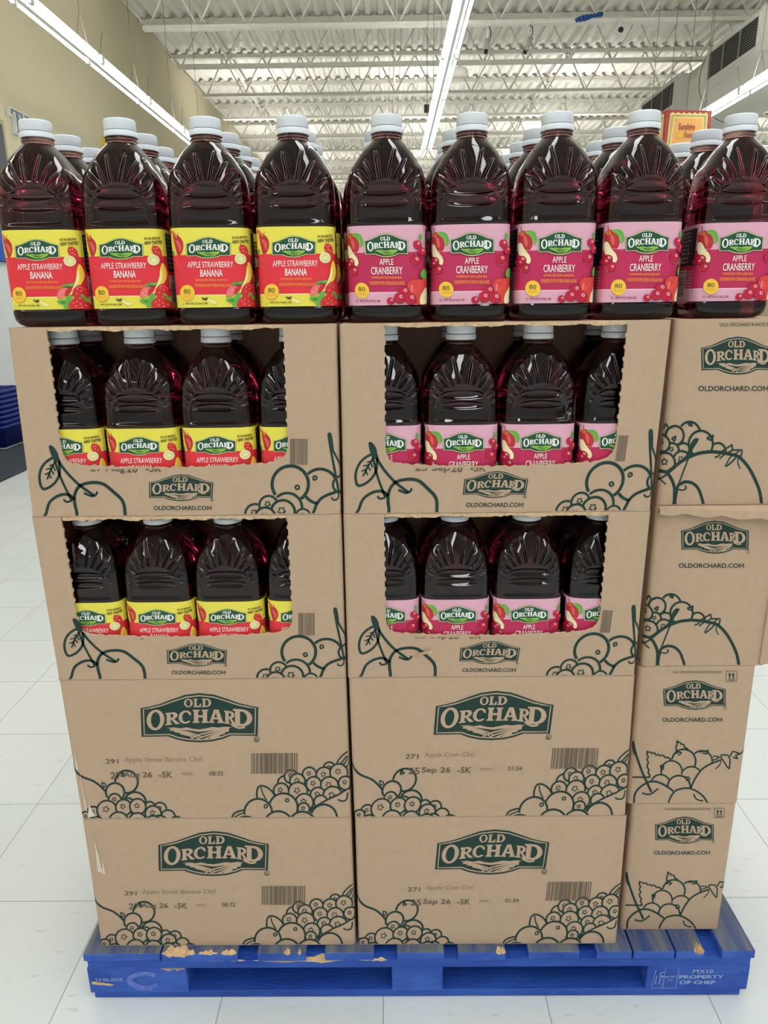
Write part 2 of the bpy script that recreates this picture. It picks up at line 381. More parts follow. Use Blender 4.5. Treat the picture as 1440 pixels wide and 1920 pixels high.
def relief(x, z):
    """inward depth of the moulded fan ribs and finger grips on the broad faces"""
    if z < .131 or z > .2385: return 0.0
    d = 0.0
    q = math.hypot(x / .041, (z - .150) / .0375) if z > .150 else abs(x) / .041      # arched thumb panel
    pan = 1 - sstep(.90, 1.04, q)
    d += .0020 * pan * sstep(.132, .139, z)
    if pan > 0:
        for zc, hh, dp in ((.1725, .0078, .0042), (.1575, .0072, .0042)):
            t = x / .0335
            if abs(t) < 1:
                h = hh * (1 - t * t) ** .4; w_ = (z - zc) / h
                if abs(w_) < 1: d += dp * (1 - w_ * w_) * sstep(-1.0, -.55, w_) * (1 - t ** 6)
    if q > 1.0:
        for ph, r0, r1, wd in RIBS:
            ox, oz = 0.0, .146
            dx, dz = x - ox, z - oz; r = math.hypot(dx, dz)
            if r < .028 or r > .098: continue
            ang = math.atan2(dx, dz); bend = ph * (1 + 5.0 * max(0, r - .042))
            perp = r * (ang - bend); 
            if abs(perp) < wd * 2.2:
                e = sstep(r0 - .002, r0 + .002, r) * (1 - sstep(r1 - .012, r1 + .001, r))
                d += .0030 * e * (1 - sstep(.25, 1.25, abs(perp) / wd))
    return d
RIBS = []
for i, (p, l) in enumerate(((.14, .083), (.345, .076), (.54, .068), (.74, .062), (.96, .057), (1.18, .053))):
    for sg in (-1, 1): RIBS.append((sg * p, .0405 + .0005 * i, l, .0021))
def body_mesh(name, dent=None):
    ts = []
    nf = 128                                       # columns on a broad face
    for i in range(nf + 1):
        fx = -0.93 + 1.86 * i / nf; ts.append((fx, 'f'))
    ns = 20
    for i in range(1, ns): ts.append((math.pi * i / ns, 's+'))
    for i in range(nf // 2 + 1): ts.append((0.93 - 1.86 * i / (nf // 2), 'b'))
    for i in range(1, ns): ts.append((math.pi * i / ns, 's-'))
    zs = [0, .001, .003, .0055, .008, .011, .014, .017, .0195, .0206, .0212, .0219, .0226, .0232, .024, .06, .095, .1275, .1285, .1292, .1298, .1305, .1315, .1325, .1335]
    z = .1343
    while z < .2385: zs.append(z); z += .00085
    zs += [.239, .2395, .240, .2405, .241, .2415, .242, .2425, .2435, .2445, .2446, .2466, .2467, .249, .2515]
    V = []; n_ = len(ts)
    for z in zs:
        a, b, n = HW(z), HD(z), NN(z)
        if .24455 < z < .24665: a = b = .0213
        for p, kd in ts:
            if kd in 'fb':
                x = p * a; y = b * (1 - abs(p) ** n) ** (1 / n); dp = relief(x, z) * (1 - sstep(.86, .93, abs(p)))
                if kd == 'f' and dent and dp >= 0:
                    dd = math.hypot((x - dent[0]) / .024, (z - dent[1]) / .026)
                    if dd < 1: dp += .012 * (1 - dd) ** 1.3
                y -= dp; V.append((x, -y if kd == 'f' else y, z))
            else:
                y0 = (1 - .93 ** n) ** (1 / n); fy = y0 * math.cos(p)
                x = a * (1 - abs(fy) ** n) ** (1 / n)
                V.append((x, -fy * b, z) if kd == 's+' else (-x, fy * b, z))
    mb = MB(); mb.v = V
    R_ = len(zs)
    for j in range(R_ - 1):
        mi = 1 if zs[j] >= .2405 else 0
        for k in range(n_):
            k2 = (k + 1) % n_; mb.f.append((j * n_ + k, j * n_ + k2, (j + 1) * n_ + k2, (j + 1) * n_ + k)); mb.m.append(mi); mb.sm.append(True)
    mb.f.append(tuple(range(n_ - 1, -1, -1))); mb.f.append(tuple((R_ - 1) * n_ + k for k in range(n_))); mb.m += [0, 1]; mb.sm += [False, False]
    o = mb.build(name, [JUICE, JUICES]); me = o.data; bpy.data.objects.remove(o); return me
def lab_pos(x, z, off):
    a, b = LA + off, LB + off; f = max(-1, min(1, x / LA)); return (f * a, -b * (1 - abs(f) ** LN) ** (1 / LN), z)
LCUT = [s * (.030 + .0015 * i) for s in (-1, 1) for i in range(17)] + [s * v for s in (-1, 1) for v in (.0548, .0552, .01, .02)]
C_ = {}
def pm(name, rgb, **k):
    if name not in C_: C_[name] = mat(name, rgb, k.get('rough', 0.45), 0.4, k.get('noise', 0.015), k.get('scale', 30))
    return C_[name]
WHITE = pm('label_white', (246, 246, 242)); DGREEN = pm('label_forest_green', (28, 82, 58)); LIME = pm('label_lime', (150, 200, 70)); LIME2 = pm('label_leaf_green', (98, 176, 74))
YEL = pm('label_yellow', (240, 228, 84)); YELP = pm('label_pale_yellow', (246, 240, 168)); RED = pm('label_red', (232, 52, 66)); ORA = pm('label_orange_text', (246, 142, 62))
BROWN = pm('label_brown', (92, 72, 40)); SUNY = pm('label_badge_yellow', (250, 204, 66)); BLACKP = pm('label_black', (28, 26, 28)); BERRY = pm('label_strawberry', (214, 44, 52), noise=0.18, scale=400)
BERRYP = pm('label_strawberry_pink', (238, 120, 120), noise=0.12, scale=400); APPLER = pm('label_apple_red', (190, 48, 54), noise=0.2, scale=150); FLESH = pm('label_fruit_flesh', (246, 236, 190)); BANA = pm('label_banana', (250, 216, 74), noise=0.05)
PINK = pm('label_pink', (230, 174, 197)); MAG = pm('label_magenta', (196, 42, 92)); CRAN = pm('label_cranberry', (196, 26, 60), noise=0.18, scale=250); CRAND = pm('label_cranberry_dark', (140, 18, 50)); PALEP = pm('label_pale_pink', (250, 214, 224)); DKGR = pm('label_dark_leaf', (60, 128, 60))
def cran(A, x, y, r, m=None):
    A.poly(ell(x, y, r * 1.05), CRAND); A.poly(ell(x - r * .05, y - r * .05, r * .95), m or CRAN); A.poly(ell(x + r * .3, y - r * .35, r * .3), PALEP); A.poly(ell(x + r * .33, y - r * .35, r * .17), m or CRAN)
def berry(A, pts, m=None, dots=()):
    A.poly(catmull(pts, True, 6), m or BERRY); A.up()
    for x, y in dots: A.poly(ell(x, y, 5, 7, 8), YELP, up=False)
def leaf(A, pts, m=None): A.poly(catmull(pts, True, 6), m or LIME2)
def label_mesh(name, kind):
    if kind == 's':
        T = homog([(78, 112), (1205, 90), (1228, 1185), (172, 1225)], [(-LA, LZ1), (LA, LZ1), (LA, LZ0), (-LA, LZ0)])
        vt, vb = T(640, 487)[1], T(640, 1036)[1]; bands = [(LZ0, vb - .0011, YEL), (vb - .0011, vb, YELP), (vb, vt, RED), (vt, LZ1, YEL)]
    else:
        T = homog([(190, 188), (1335, 122), (1278, 1232), (148, 1285)], [(-LA, LZ1), (LA, LZ1), (LA, LZ0), (-LA, LZ0)])
        vt, vb = T(740, 525)[1], T(560, 1082)[1]; bands = [(LZ0, vb - .0011, PINK), (vb - .0011, vb, PALEP), (vb, vt, MAG), (vt, LZ1, PINK)]
    mb = MB(); mats = []
    per = []
    for i in range(61): f = -.985 + 1.97 * i / 60; per.append((f * LA, -LB * (1 - abs(f) ** LN) ** (1 / LN)))
    y0 = (1 - .985 ** LN) ** (1 / LN)
    for i in range(1, 16): fy = -y0 * math.cos(math.pi * i / 16); per.append((LA * (1 - abs(fy) ** LN) ** (1 / LN), fy * LB))
    per2 = per + [(-x, -y) for x, y in per]
    for v0, v1, m in bands:
        if m not in mats: mats.append(m)
        k = mats.index(m)
        for (xa, ya), (xb, yb) in zip(per2, per2[1:] + per2[:1]): mb.face([(xa, ya, v0), (xb, yb, v0), (xb, yb, v1), (xa, ya, v1)], k, True)
    A = Art(T)
    if kind == 's':
        # apple at the left edge, with a pale slice beside it
        leaf(A, [(95, 235), (130, 230), (165, 300), (170, 420), (160, 480), (120, 470), (100, 360)], BANA); leaf(A, [(120, 440), (150, 430), (175, 470), (150, 500), (125, 480)], LIME2)
        berry(A, [(150, 200), (230, 225), (285, 290), (300, 370), (285, 440), (250, 500), (210, 490), (190, 420), (165, 320)], APPLER)
        A.poly(catmull([(185, 290), (230, 300), (270, 360), (262, 440), (240, 420), (215, 350)], True), pm('label_apple_blush', (226, 96, 92)))
        leaf(A, [(95, 160), (140, 150), (215, 225), (205, 260), (150, 205), (100, 190)], pm('label_peel', (226, 120, 62))); A.ribbon([(215, 270), (218, 215), (230, 180)], 7, BROWN)
        A.ribbon(catmull([(195, 520), (225, 590), (275, 660)]), 5, BERRYP); A.ribbon(catmull([(188, 560), (205, 620), (222, 690)]), 5, BERRYP)
        logo(A, 640, 387, 590, DGREEN, YELP, WHITE, LIME, skew=-0.035, edge=DGREEN, hs=1.2)
        A.text('APPLE STRAWBERRY', 357, 966, 590, 672, WHITE, 0.0, tilt=-18); A.text('BANANA', 527, 822, 695, 793, WHITE, 0.012, tilt=-9)
        A.text('FLAVORED JUICE COCKTAIL BLEND FROM', 466, 882, 824, 866, ORA, 0.035, tilt=-10); A.text('CONCENTRATE WITH OTHER NATURAL FLAVORS', 450, 945, 893, 938, ORA, 0.035, tilt=-12)
        A.text('TRY OUR AMAZING', 958, 1158, 225, 262, BROWN, 0.03, tilt=-22); A.text('NEW TASTE!', 962, 1172, 280, 328, BROWN, 0.04, tilt=-25)
        A.poly(ell(350, 1018, 101, 110), ORA); A.poly(ell(352, 1014, 97, 104), SUNY); A.text('80', 303, 394, 966, 1030, BROWN, 0.012); A.text('CALORIES', 298, 408, 1042, 1056, ORA); A.text('PER SERVING', 298, 408, 1063, 1077, ORA)
        A.text('64 FL OZ (1/2 GAL) 1.89L', 330, 622, 1150, 1182, BROWN, 0.03, tilt=-8); A.ribbon([(276, 1188), (288, 1160), (300, 1188)], 5, BROWN, closed=True)
        # banana tip and pale peel in the lower band
        A.poly(catmull([(600, 1085), (680, 1110), (740, 1140), (700, 1165), (640, 1130)], True), YELP); A.poly(catmull([(540, 1072), (575, 1085), (620, 1075), (612, 1108), (575, 1112), (552, 1098)], True, 4), BROWN)
        # banana slice, strawberry, banana, berries and leaves down the right side
        berry(A, [(1048, 400), (1060, 350), (1105, 335), (1148, 370), (1165, 460), (1170, 560), (1130, 520), (1075, 455)], BERRY, [(1080, 380), (1110, 370), (1100, 420), (1130, 440)])
        A.poly(ell(1060, 535, 74, 76), FLESH); A.poly(ell(1062, 535, 62, 64), pm('label_slice', (226, 226, 150))); A.poly(ell(1066, 535, 26, 26), FLESH)
        A.ribbon(catmull([(1060, 340), (1068, 330), (1075, 345)]), 6, BROWN)
        A.poly(catmull([(1162, 572), (1190, 640), (1198, 740), (1170, 840), (1080, 960), (1010, 1030), (1000, 1000), (1070, 900), (1115, 780), (1135, 650)], True), BANA)
        A.poly(catmull([(1145, 660), (1150, 780), (1095, 900), (1030, 1000), (1070, 905), (1118, 780)], True), YELP)
        berry(A, [(860, 1050), (880, 960), (940, 910), (1010, 915), (1030, 960), (980, 1010), (910, 1050)], BERRYP, [(900, 1000), (940, 960), (920, 1030)])
        berry(A, [(985, 940), (1040, 900), (1060, 930), (1010, 1000), (960, 1010)], BERRY)
        berry(A, [(1060, 960), (1110, 880), (1170, 860), (1210, 900), (1215, 1020), (1160, 1080), (1090, 1060)], BERRY, [(1120, 920), (1160, 940), (1110, 980), (1170, 1000), (1140, 1040)])
        berry(A, [(1000, 1185), (1030, 1090), (1090, 1045), (1180, 1060), (1222, 1120), (1222, 1185)], BERRY, [(1060, 1110), (1100, 1090), (1090, 1150), (1140, 1120), (1150, 1165), (1190, 1140)])
        A.ribbon(catmull([(1110, 900), (1150, 890), (1200, 930)]), 9, BERRYP)
        for l in ([(935, 880), (1000, 855), (1060, 850), (1030, 885), (970, 905)], [(1040, 850), (1090, 845), (1070, 880), (1040, 890)], [(855, 1095), (910, 1070), (980, 1080), (1010, 1120), (930, 1135), (880, 1125)], [(960, 1080), (1010, 1000), (1050, 1010), (1030, 1070), (990, 1110)], [(1145, 990), (1190, 1020), (1205, 1090), (1170, 1060)], [(930, 1170), (970, 1120), (1000, 1140), (975, 1185)]): leaf(A, l)
        for l in ([(960, 895), (1010, 870), (1020, 880), (980, 900)], [(895, 1105), (950, 1095), (940, 1120)], [(1155, 1020), (1180, 1040), (1185, 1070)]): leaf(A, l, DKGR)
    else:
        berry(A, [(205, 330), (250, 280), (310, 300), (370, 380), (385, 460), (350, 540), (290, 530), (215, 480)], APPLER); A.poly(catmull([(270, 340), (310, 380), (320, 450), (300, 500), (270, 420)], True), pm('label_apple_blush', (226, 96, 92)))
        A.poly(catmull([(205, 310), (250, 285), (275, 330), (240, 350)], True), pm('label_peel', (226, 120, 62)))
        leaf(A, [(285, 300), (330, 275), (400, 285), (440, 340), (445, 420), (405, 470), (385, 400), (340, 340)]); A.ribbon(catmull([(300, 305), (370, 330), (415, 440)]), 8, LIME); A.ribbon([(245, 330), (238, 220)], 7, BROWN)
        leaf(A, [(202, 500), (215, 470), (225, 540), (215, 590), (202, 570)], DKGR)
        A.poly(catmull([(205, 470), (245, 450), (300, 545), (350, 610), (375, 680), (350, 735), (300, 720), (240, 640), (210, 610)], True), APPLER)
        A.poly(catmull([(208, 465), (240, 448), (290, 545), (340, 605), (362, 670), (345, 722), (305, 712), (250, 630), (212, 600)], True), FLESH)
        for x, y, r in ((245, 680, 58), (290, 800, 56)): cran(A, x, y, r)
        cran(A, 220, 720, 44); A.ribbon(catmull([(215, 770), (240, 830), (250, 850)]), 5, BERRYP)
        logo(A, 771, 430, 596, DGREEN, YELP, WHITE, LIME, skew=-0.05, edge=DGREEN, hs=1.25)
        A.text('APPLE', 664, 858, 618, 700, WHITE, 0.0, tilt=-8); A.text('CRANBERRY', 540, 980, 735, 838, WHITE, 0.004, tilt=-22)
        A.text('FLAVORED JUICE COCKTAIL BLEND FROM', 540, 962, 862, 906, ORA, 0.035, tilt=-14); A.text('CONCENTRATE WITH OTHER NATURAL FLAVORS', 506, 998, 932, 984, ORA, 0.035, tilt=-16)
        A.poly(ell(396, 1065, 102, 110), SUNY); A.text('80', 345, 441, 1015, 1075, BROWN, 0.012); A.text('CALORIES', 340, 455, 1090, 1104, ORA); A.text('PER SERVING', 335, 460, 1112, 1126, ORA)
        A.text('64 FL OZ (1/2 GAL) 1.89L', 356, 652, 1194, 1232, CRAND, 0.03, tilt=-8); A.ribbon(ell(315, 1216, 15, 17, 14), 5, CRAND, closed=True)
        leaf(A, [(1245, 245), (1268, 280), (1262, 330), (1235, 340), (1228, 290)]); A.ribbon(catmull([(1240, 340), (1262, 365), (1300, 378)]), 6, LIME2)
        cran(A, 1203, 405, 56); cran(A, 1258, 490, 55); cran(A, 1165, 620, 66); A.ribbon(ell(1165, 628, 68, 70, 20, 20, 150), 5, BERRYP)
        berry(A, [(1040, 990), (1060, 920), (1130, 885), (1220, 880), (1285, 870), (1300, 1000), (1285, 1220), (1120, 1220), (1050, 1100)], pm('label_apple_orange', (222, 70, 62), noise=0.2, scale=150)); A.poly(catmull([(1080, 980), (1110, 960), (1100, 1060), (1075, 1040)], True), BERRYP)
        leaf(A, [(1222, 800), (1250, 740), (1290, 735), (1310, 800), (1285, 865), (1235, 860)]); A.ribbon(catmull([(1235, 880), (1200, 830), (1160, 815)]), 7, BROWN)
        A.poly(catmull([(1285, 990), (1290, 1180), (1240, 1228), (1195, 1218), (1200, 1130), (1240, 1050)], True), FLESH); A.poly(ell(1262, 1140, 10, 30, 12), pm('label_slice', (226, 226, 150)))
        for x, y, r in ((980, 1065, 76), (915, 1155, 74), (1065, 1160, 80), (790, 1200, 50)): cran(A, x, y, r)
    emit(A, mb, mats, lab_pos, .00012, .000035, LCUT, keep=[(1, LZ0, 1), (1, LZ1, -1), (0, -.0553, 1), (0, .0553, -1)])
    # information panels on both narrow sides
    for sg in (-1, 1):
        B = Art(lambda x, y: (x, y))
        B.poly([(-.026, .074), (.03, .074), (.03, .124), (-.026, .124)], BLACKP); 
        for i in range(8): B.text(['Nutrition Facts', 'Total Fat 0g', 'Sodium 10mg', 'Total Carb 21g', 'Total Sugars 20g', 'Protein 0g', 'Potassium', 'Vitamin C'][i], -.023, .005 + .003 * (i % 3), .1215 - .0057 * i, .1180 - .0057 * i, WHITE)
        B.poly([(-.026, .028), (.006, .028), (.006, .068), (-.026, .068)], WHITE); B.up(); r = random.Random(3); z = .030
        while z < .066:
            d = r.choice([.0004, .0008, .0012]); B.raw([(-.0245, z), (.004, z), (.004, z + d), (-.0245, z + d)], BLACKP); z += d + r.choice([.0005, .0009])
        for i in range(9): B.text('INGREDIENTS FILTERED WATER JUICE', .009, .029, .066 - .004 * i, .0640 - .004 * i, WHITE)
        def sp(u, v, off, sg=sg):
            y = u if sg > 0 else -u; b = LB; f = max(-1, min(1, y / b)); return (sg * (LA + off) * (1 - abs(f) ** LN) ** (1 / LN), y, v)
        emit(B, mb, mats, sp, .00012, .00004, [v * .002 for v in range(-14, 16)])
    o = mb.build(name, mats); me = o.data; bpy.data.objects.remove(o); return me
def cap_meshes():
    m1 = MB(); m1.lathe([(.0, .2722), (.0196, .2722), (.0205, .2719), (.0211, .2712), (.0214, .2700)], 96); m1.lathe([(.0214, .2700), (.0216, .2590), (.0212, .2583)], 192, rib=.009); m1.lathe([(.0212, .2583), (.0198, .2578), (.0185, .2578)], 96)
    m2 = MB(); m2.lathe([(.0205, .2576), (.0218, .2574), (.0221, .2568), (.0225, .2510), (.0224, .2500), (.0212, .2497), (.0200, .2503)], 96)
    r = []
    for m, n in ((m1, 'cap'), (m2, 'tamper_band')):
        o = m.build(n, [CAPM]); weld(o); me = o.data
        bpy.data.objects.remove(o); r.append(me)
    return r
BODY = body_mesh('bottle_body'); LABS = {'s': label_mesh('strawberry_label', 's'), 'c': label_mesh('cranberry_label', 'c')}; CAPME, BANDME = cap_meshes()
BODYD = body_mesh('dented_bottle_body', dent=(.044, .148))
def proto(kind, body):
    root = empty('juice_bottle'); 
    for n, me, par in (('bottle_body', body, root), ('paper_label', LABS[kind], root), ('cap', CAPME, root)):
        o = bpy.data.objects.new(n, me); COL.objects.link(o); o.parent = par
    t = bpy.data.objects.new('tamper_band', BANDME); COL.objects.link(t); t.parent = o
    return root
_pr = {}
def bottle(kind, x, y, z, rz, label, group, dent=False):
    k = (kind, dent)
    if k not in _pr: _pr[k] = proto(kind, BODYD if dent else BODY); o = _pr[k]
    else: o = copy_tree(_pr[k])
    o.location = (x, y, z); o.rotation_euler = (0, 0, rz)
    return tag(o, label, 'bottle', group)
# ------------------------------------------------------------------ cartons
TOPZ = {4: 1.2155, 3: .9365, 2: .659, 1: .389, 0: .1095}
WIN_SRC = [(5.8, 52.7), (1395.3, 35.7), (1419.0, 827.1), (130.1, 839.9)]; CLO_SRC = [(23.4, 11.0), (1391.6, -0.1), (1411.2, 663.1), (127.3, 671.3)]
EA_SRC = [(318.9, 75.6), (1548.8, 63.3), (1310.6, 1652.1), (161.3, 1661.4)]; EB_SRC = [(140.3, 42.6), (957.0, 36.0), (814.5, 981.4), (46.9, 986.4)]
def rect(W, H): return [(0, H), (W, H), (W, 0), (0, 0)]
def url(A, x0, x1, y0, y1):
    xm = x0 + (x1 - x0) * .915; h = y1 - y0; a, b = xm + h * .25, x1 - h * .08
    A.text('OLDORCHARD.CO', x0, xm, y0, y1, INK, 0.02)
    A.ribbon([(a, y1), (a, y0)], h * .19, INK); A.ribbon([(b, y1), (b, y0)], h * .19, INK); A.ribbon([(a, y0 + h * .1), ((a + b) / 2, y0 + h * .72), (b, y0 + h * .1)], h * .19, INK)
def art_window(W, H, wl, wr, vb, date, bits):
    T = homog(WIN_SRC, rect(W, H)); A = Art(T); Ln = Lines()
    def lim(q):
        u, v = T(*q); t = (wr - .022 - u) / (wr - wl - .036)
        return not (wl - .001 < u < wr + .001 and v > vb + (.0125 if (u > wr - .022 or u < wl + .014) else .0005 + .006 * (2 * t - 1) ** 2))
    # leaf and cherries, lower left
    Ln.shape(catmull([(232, 592), (196, 603), (168, 635), (160, 680), (176, 722), (214, 708), (240, 672), (243, 632)], True), 9); Ln.line([(226, 606), (208, 640), (192, 684)], 6)
    for a in ([(219, 622), (200, 626)], [(213, 636), (186, 642)], [(206, 652), (182, 664)], [(217, 628), (226, 648)], [(209, 645), (220, 662)], [(200, 660), (210, 680)]): Ln.line(a, 5)
    Ln.shape(catmull([(190, 860), (193, 820), (208, 775), (250, 748), (292, 752), (330, 800), (340, 860)], True), 10); Ln.line([(298, 772), (276, 777), (263, 766)], 7)
    Ln.shape(catmull([(345, 870), (318, 815), (308, 755), (328, 712), (375, 697), (425, 702), (470, 735), (510, 775), (521, 830), (518, 870)], True), 11)
    Ln.line([(347, 740), (378, 752), (396, 748), (403, 734)], 8); Ln.line([(226, 590), (270, 650), (322, 702), (372, 738), (390, 750)], 9); Ln.line([(216, 585), (242, 660), (270, 720), (298, 772)], 8)
    # berries, lower right
    Ln.disc(1298, 792, 72, 10); Ln.disc(1332, 712, 72, 10); Ln.disc(1420, 705, 34, 8); Ln.line([(1303, 672), (1314, 670), (1318, 680), (1306, 686), (1303, 672)], 6)
    Ln.disc(1208, 703, 76, 11); Ln.line([(1228, 712), (1240, 708), (1246, 720), (1234, 724), (1228, 712)], 6)
    Ln.shape(catmull([(1308, 860), (1312, 805), (1336, 764), (1380, 742), (1420, 736), (1450, 780), (1440, 860)], True), 10); Ln.line([(1412, 748), (1404, 766), (1388, 768), (1380, 758)], 6)
    Ln.disc(1196, 802, 62, 9); Ln.drup(1062, 826, 40, 8); Ln.drup(1118, 790, 38, 8); Ln.drup(1178, 820, 50, 9); Ln.drup(1105, 842, 42, 8); Ln.drup(1262, 836, 30, 7)
    Ln.line([(1376, 560), (1392, 640), (1404, 700), (1412, 748)], 8); Ln.line([(1384, 560), (1410, 610), (1432, 650)], 7)
    Ln.draw(A, INK, lim)
    A.poly(catmull([(196, 545), (212, 545), (232, 570), (240, 606), (222, 608), (206, 580)], True), INK); A.poly(catmull([(1362, 494), (1376, 490), (1384, 520), (1388, 566), (1374, 566), (1366, 530)], True), INK)
    logo(A, 752, 718, 268, INK, CARD, CARD, CARD, reg=INK)
    url(A, 640, 880, 793, 811)
    n0 = len(A.p)
    yy = 720.0
    while T(600, yy)[1] < vb - bits: yy -= .5
    o = 34 if 'Sep' in date else 0
    A.text(date, 372 + o, 518 + o, yy - 38, yy, GREY, 0.016); A.text('26', 524 + o, 570 + o, yy - 38, yy - 4, GREY, 0.016); A.text('-5K', 604 + o, 670 + o, yy - 38, yy - 6, GREY, 0.016)
    barcode(A, 1206, 1282, 514, 622, GREY, 5)
    keep_from = n0
    out = []
    for i, (m, l, p) in enumerate(A.p):
        if i >= n0:
            if min(q[0] for q in p) > wr: out.append((m, l, p)); continue
            p = cutpoly(p, 1, vb - .0015)[0]
            if len(p) < 3: continue
        out.append((m, l, p))
    A.p = out
    return A
def art_closed(W, H, code, flavour, date, time, batch):
    T = homog(CLO_SRC, rect(W, H)); A = Art(T); L1 = Lines()
    # rounded fruit, berries and raspberry, lower left
    L1.line([(60, 380), (88, 425), (130, 467), (190, 492), (232, 526), (262, 562)], 8); L1.disc(345, 493, 54, 8); L1.line([(318, 452), (330, 445), (322, 466), (340, 460), (318, 452)], 5); L1.disc(290, 543, 44, 8); L1.line([(228, 496), (246, 506), (238, 520), (230, 510), (228, 496)], 5); L1.disc(385, 594, 52, 8)
    for c in ((288, 580, 30), (350, 605, 34, 0), (455, 612, 24, 0), (503, 622, 30), (540, 662, 34, 0), (580, 694, 34, 0), (185, 642, 30), (150, 662, 26), (250, 630, 47), (330, 616, 38), (397, 612, 38), (470, 646, 38), (500, 690, 36, 0), (200, 692, 32, 0), (305, 684, 46), (395, 684, 42), (470, 700, 44, 0)):
        L1.drup(c[0], c[1], c[2], 7, len(c) < 4, c[0] * .05)
    # leaf, berries and a long raspberry, lower right
    L1.shape([(q[0], q[1]) for q in catmull([(968, 590), (964, 548), (974, 516), (1002, 514), (1036, 538), (1060, 580)], False)] + [(1010, 610)], 7); L1.line([(985, 518), (992, 548), (1010, 580)], 5)
    for a in ([(1340, 425), (1352, 392), (1380, 362), (1400, 352)], [(1360, 420), (1384, 404), (1402, 372)], [(1352, 420), (1372, 398), (1392, 372)], [(1372, 440), (1392, 424), (1408, 402)]): L1.line(a, 6)
    for c in ((1100, 500, 36, 0), (1128, 468, 32), (1310, 428, 28), (1080, 535, 36), (1215, 457, 33), (1285, 462, 38), (1355, 450, 42), (1158, 490, 36), (1235, 505, 36), (1385, 500, 32), (1310, 512, 42), (1160, 540, 45), (1255, 556, 36), (1325, 562, 46), (1268, 590, 32, 0), (1190, 592, 42), (1186, 622, 28)):
        L1.drup(c[0], c[1], c[2], 7, len(c) < 4, c[1] * .04)
    L1.shape(catmull([(850, 690), (848, 655), (872, 636), (915, 630), (930, 660), (890, 690)], True), 7); L1.line([(856, 664), (880, 650), (905, 640)], 5)
    L1.disc(1090, 616, 68, 8); L1.line([(1100, 577), (1112, 574), (1116, 585), (1104, 588), (1100, 577)], 5); L1.disc(970, 640, 66, 8); L1.line([(998, 606), (1010, 602), (1014, 614), (1002, 618), (998, 606)], 5)
    L1.shape(catmull([(1222, 640), (1280, 590), (1350, 556), (1400, 530), (1440, 560), (1420, 660), (1340, 700)], True), 7); L1.line([(1396, 545), (1390, 578), (1368, 586), (1350, 578)], 6); L1.disc(1282, 664, 62, 8); L1.disc(1180, 700, 64, 8); L1.disc(1065, 702, 68, 8); L1.disc(910, 722, 62, 8)
    L1.draw(A, INK)
    mid = code == '271'; o = 90 if mid else 0; p = -14 if mid else 0          # the two flavours are stamped a little differently
    logo(A, 734 if mid else 695, 187, 560, INK, CARD, CARD, CARD, reg=INK, skew=-0.01)
    A.text(code, 246 + o, 308 + o, 384 + p, 407 + p, GREY, 0.016); A.text(flavour[0], 336 + o, flavour[1] + o, 376 + p, 404 + p, GREYL, 0.0, tilt=-4)
    A.text(date[0], 268 + o, 322 + o, 447 + p, 480 + p, GREY, 0.02); A.text(date[1] + ' 26', 330 + o, 468 + o, 445 + p, 479 + p, GREY, 0.016); A.text('-5K', 500 + o, 565 + o, 444 + p, 473 + p, GREY, 0.018); A.text(batch, 608 + o, 660 + o, 448 + p, 460 + p, GREYL); A.text(time, 738 + o, 806 + o, 441 + p, 462 + p, GREY, 0.01)
    barcode(A, 940 + o, 1163 + o, 355 + p, 453 + p, GREY, 11, skew=0.0)
    return A
def arrows(A, x0, x1, y0, y1):
    w_ = x1 - x0; h = y1 - y0
    A.ribbon([(x0, y0), (x1, y0), (x1, y1), (x0, y1)], w_ * .05, INK, closed=True)
    for c in (.33, .67):
        cx = x0 + w_ * c; A.ribbon([(cx, y0 + h * .3), (cx, y0 + h * .72)], w_ * .1, INK); A.poly([(cx - w_ * .15, y0 + h * .38), (cx, y0 + h * .14), (cx + w_ * .15, y0 + h * .38)], INK)
    A.ribbon([(x0 + w_ * .18, y0 + h * .84), (x1 - w_ * .18, y0 + h * .84)], w_ * .07, INK)
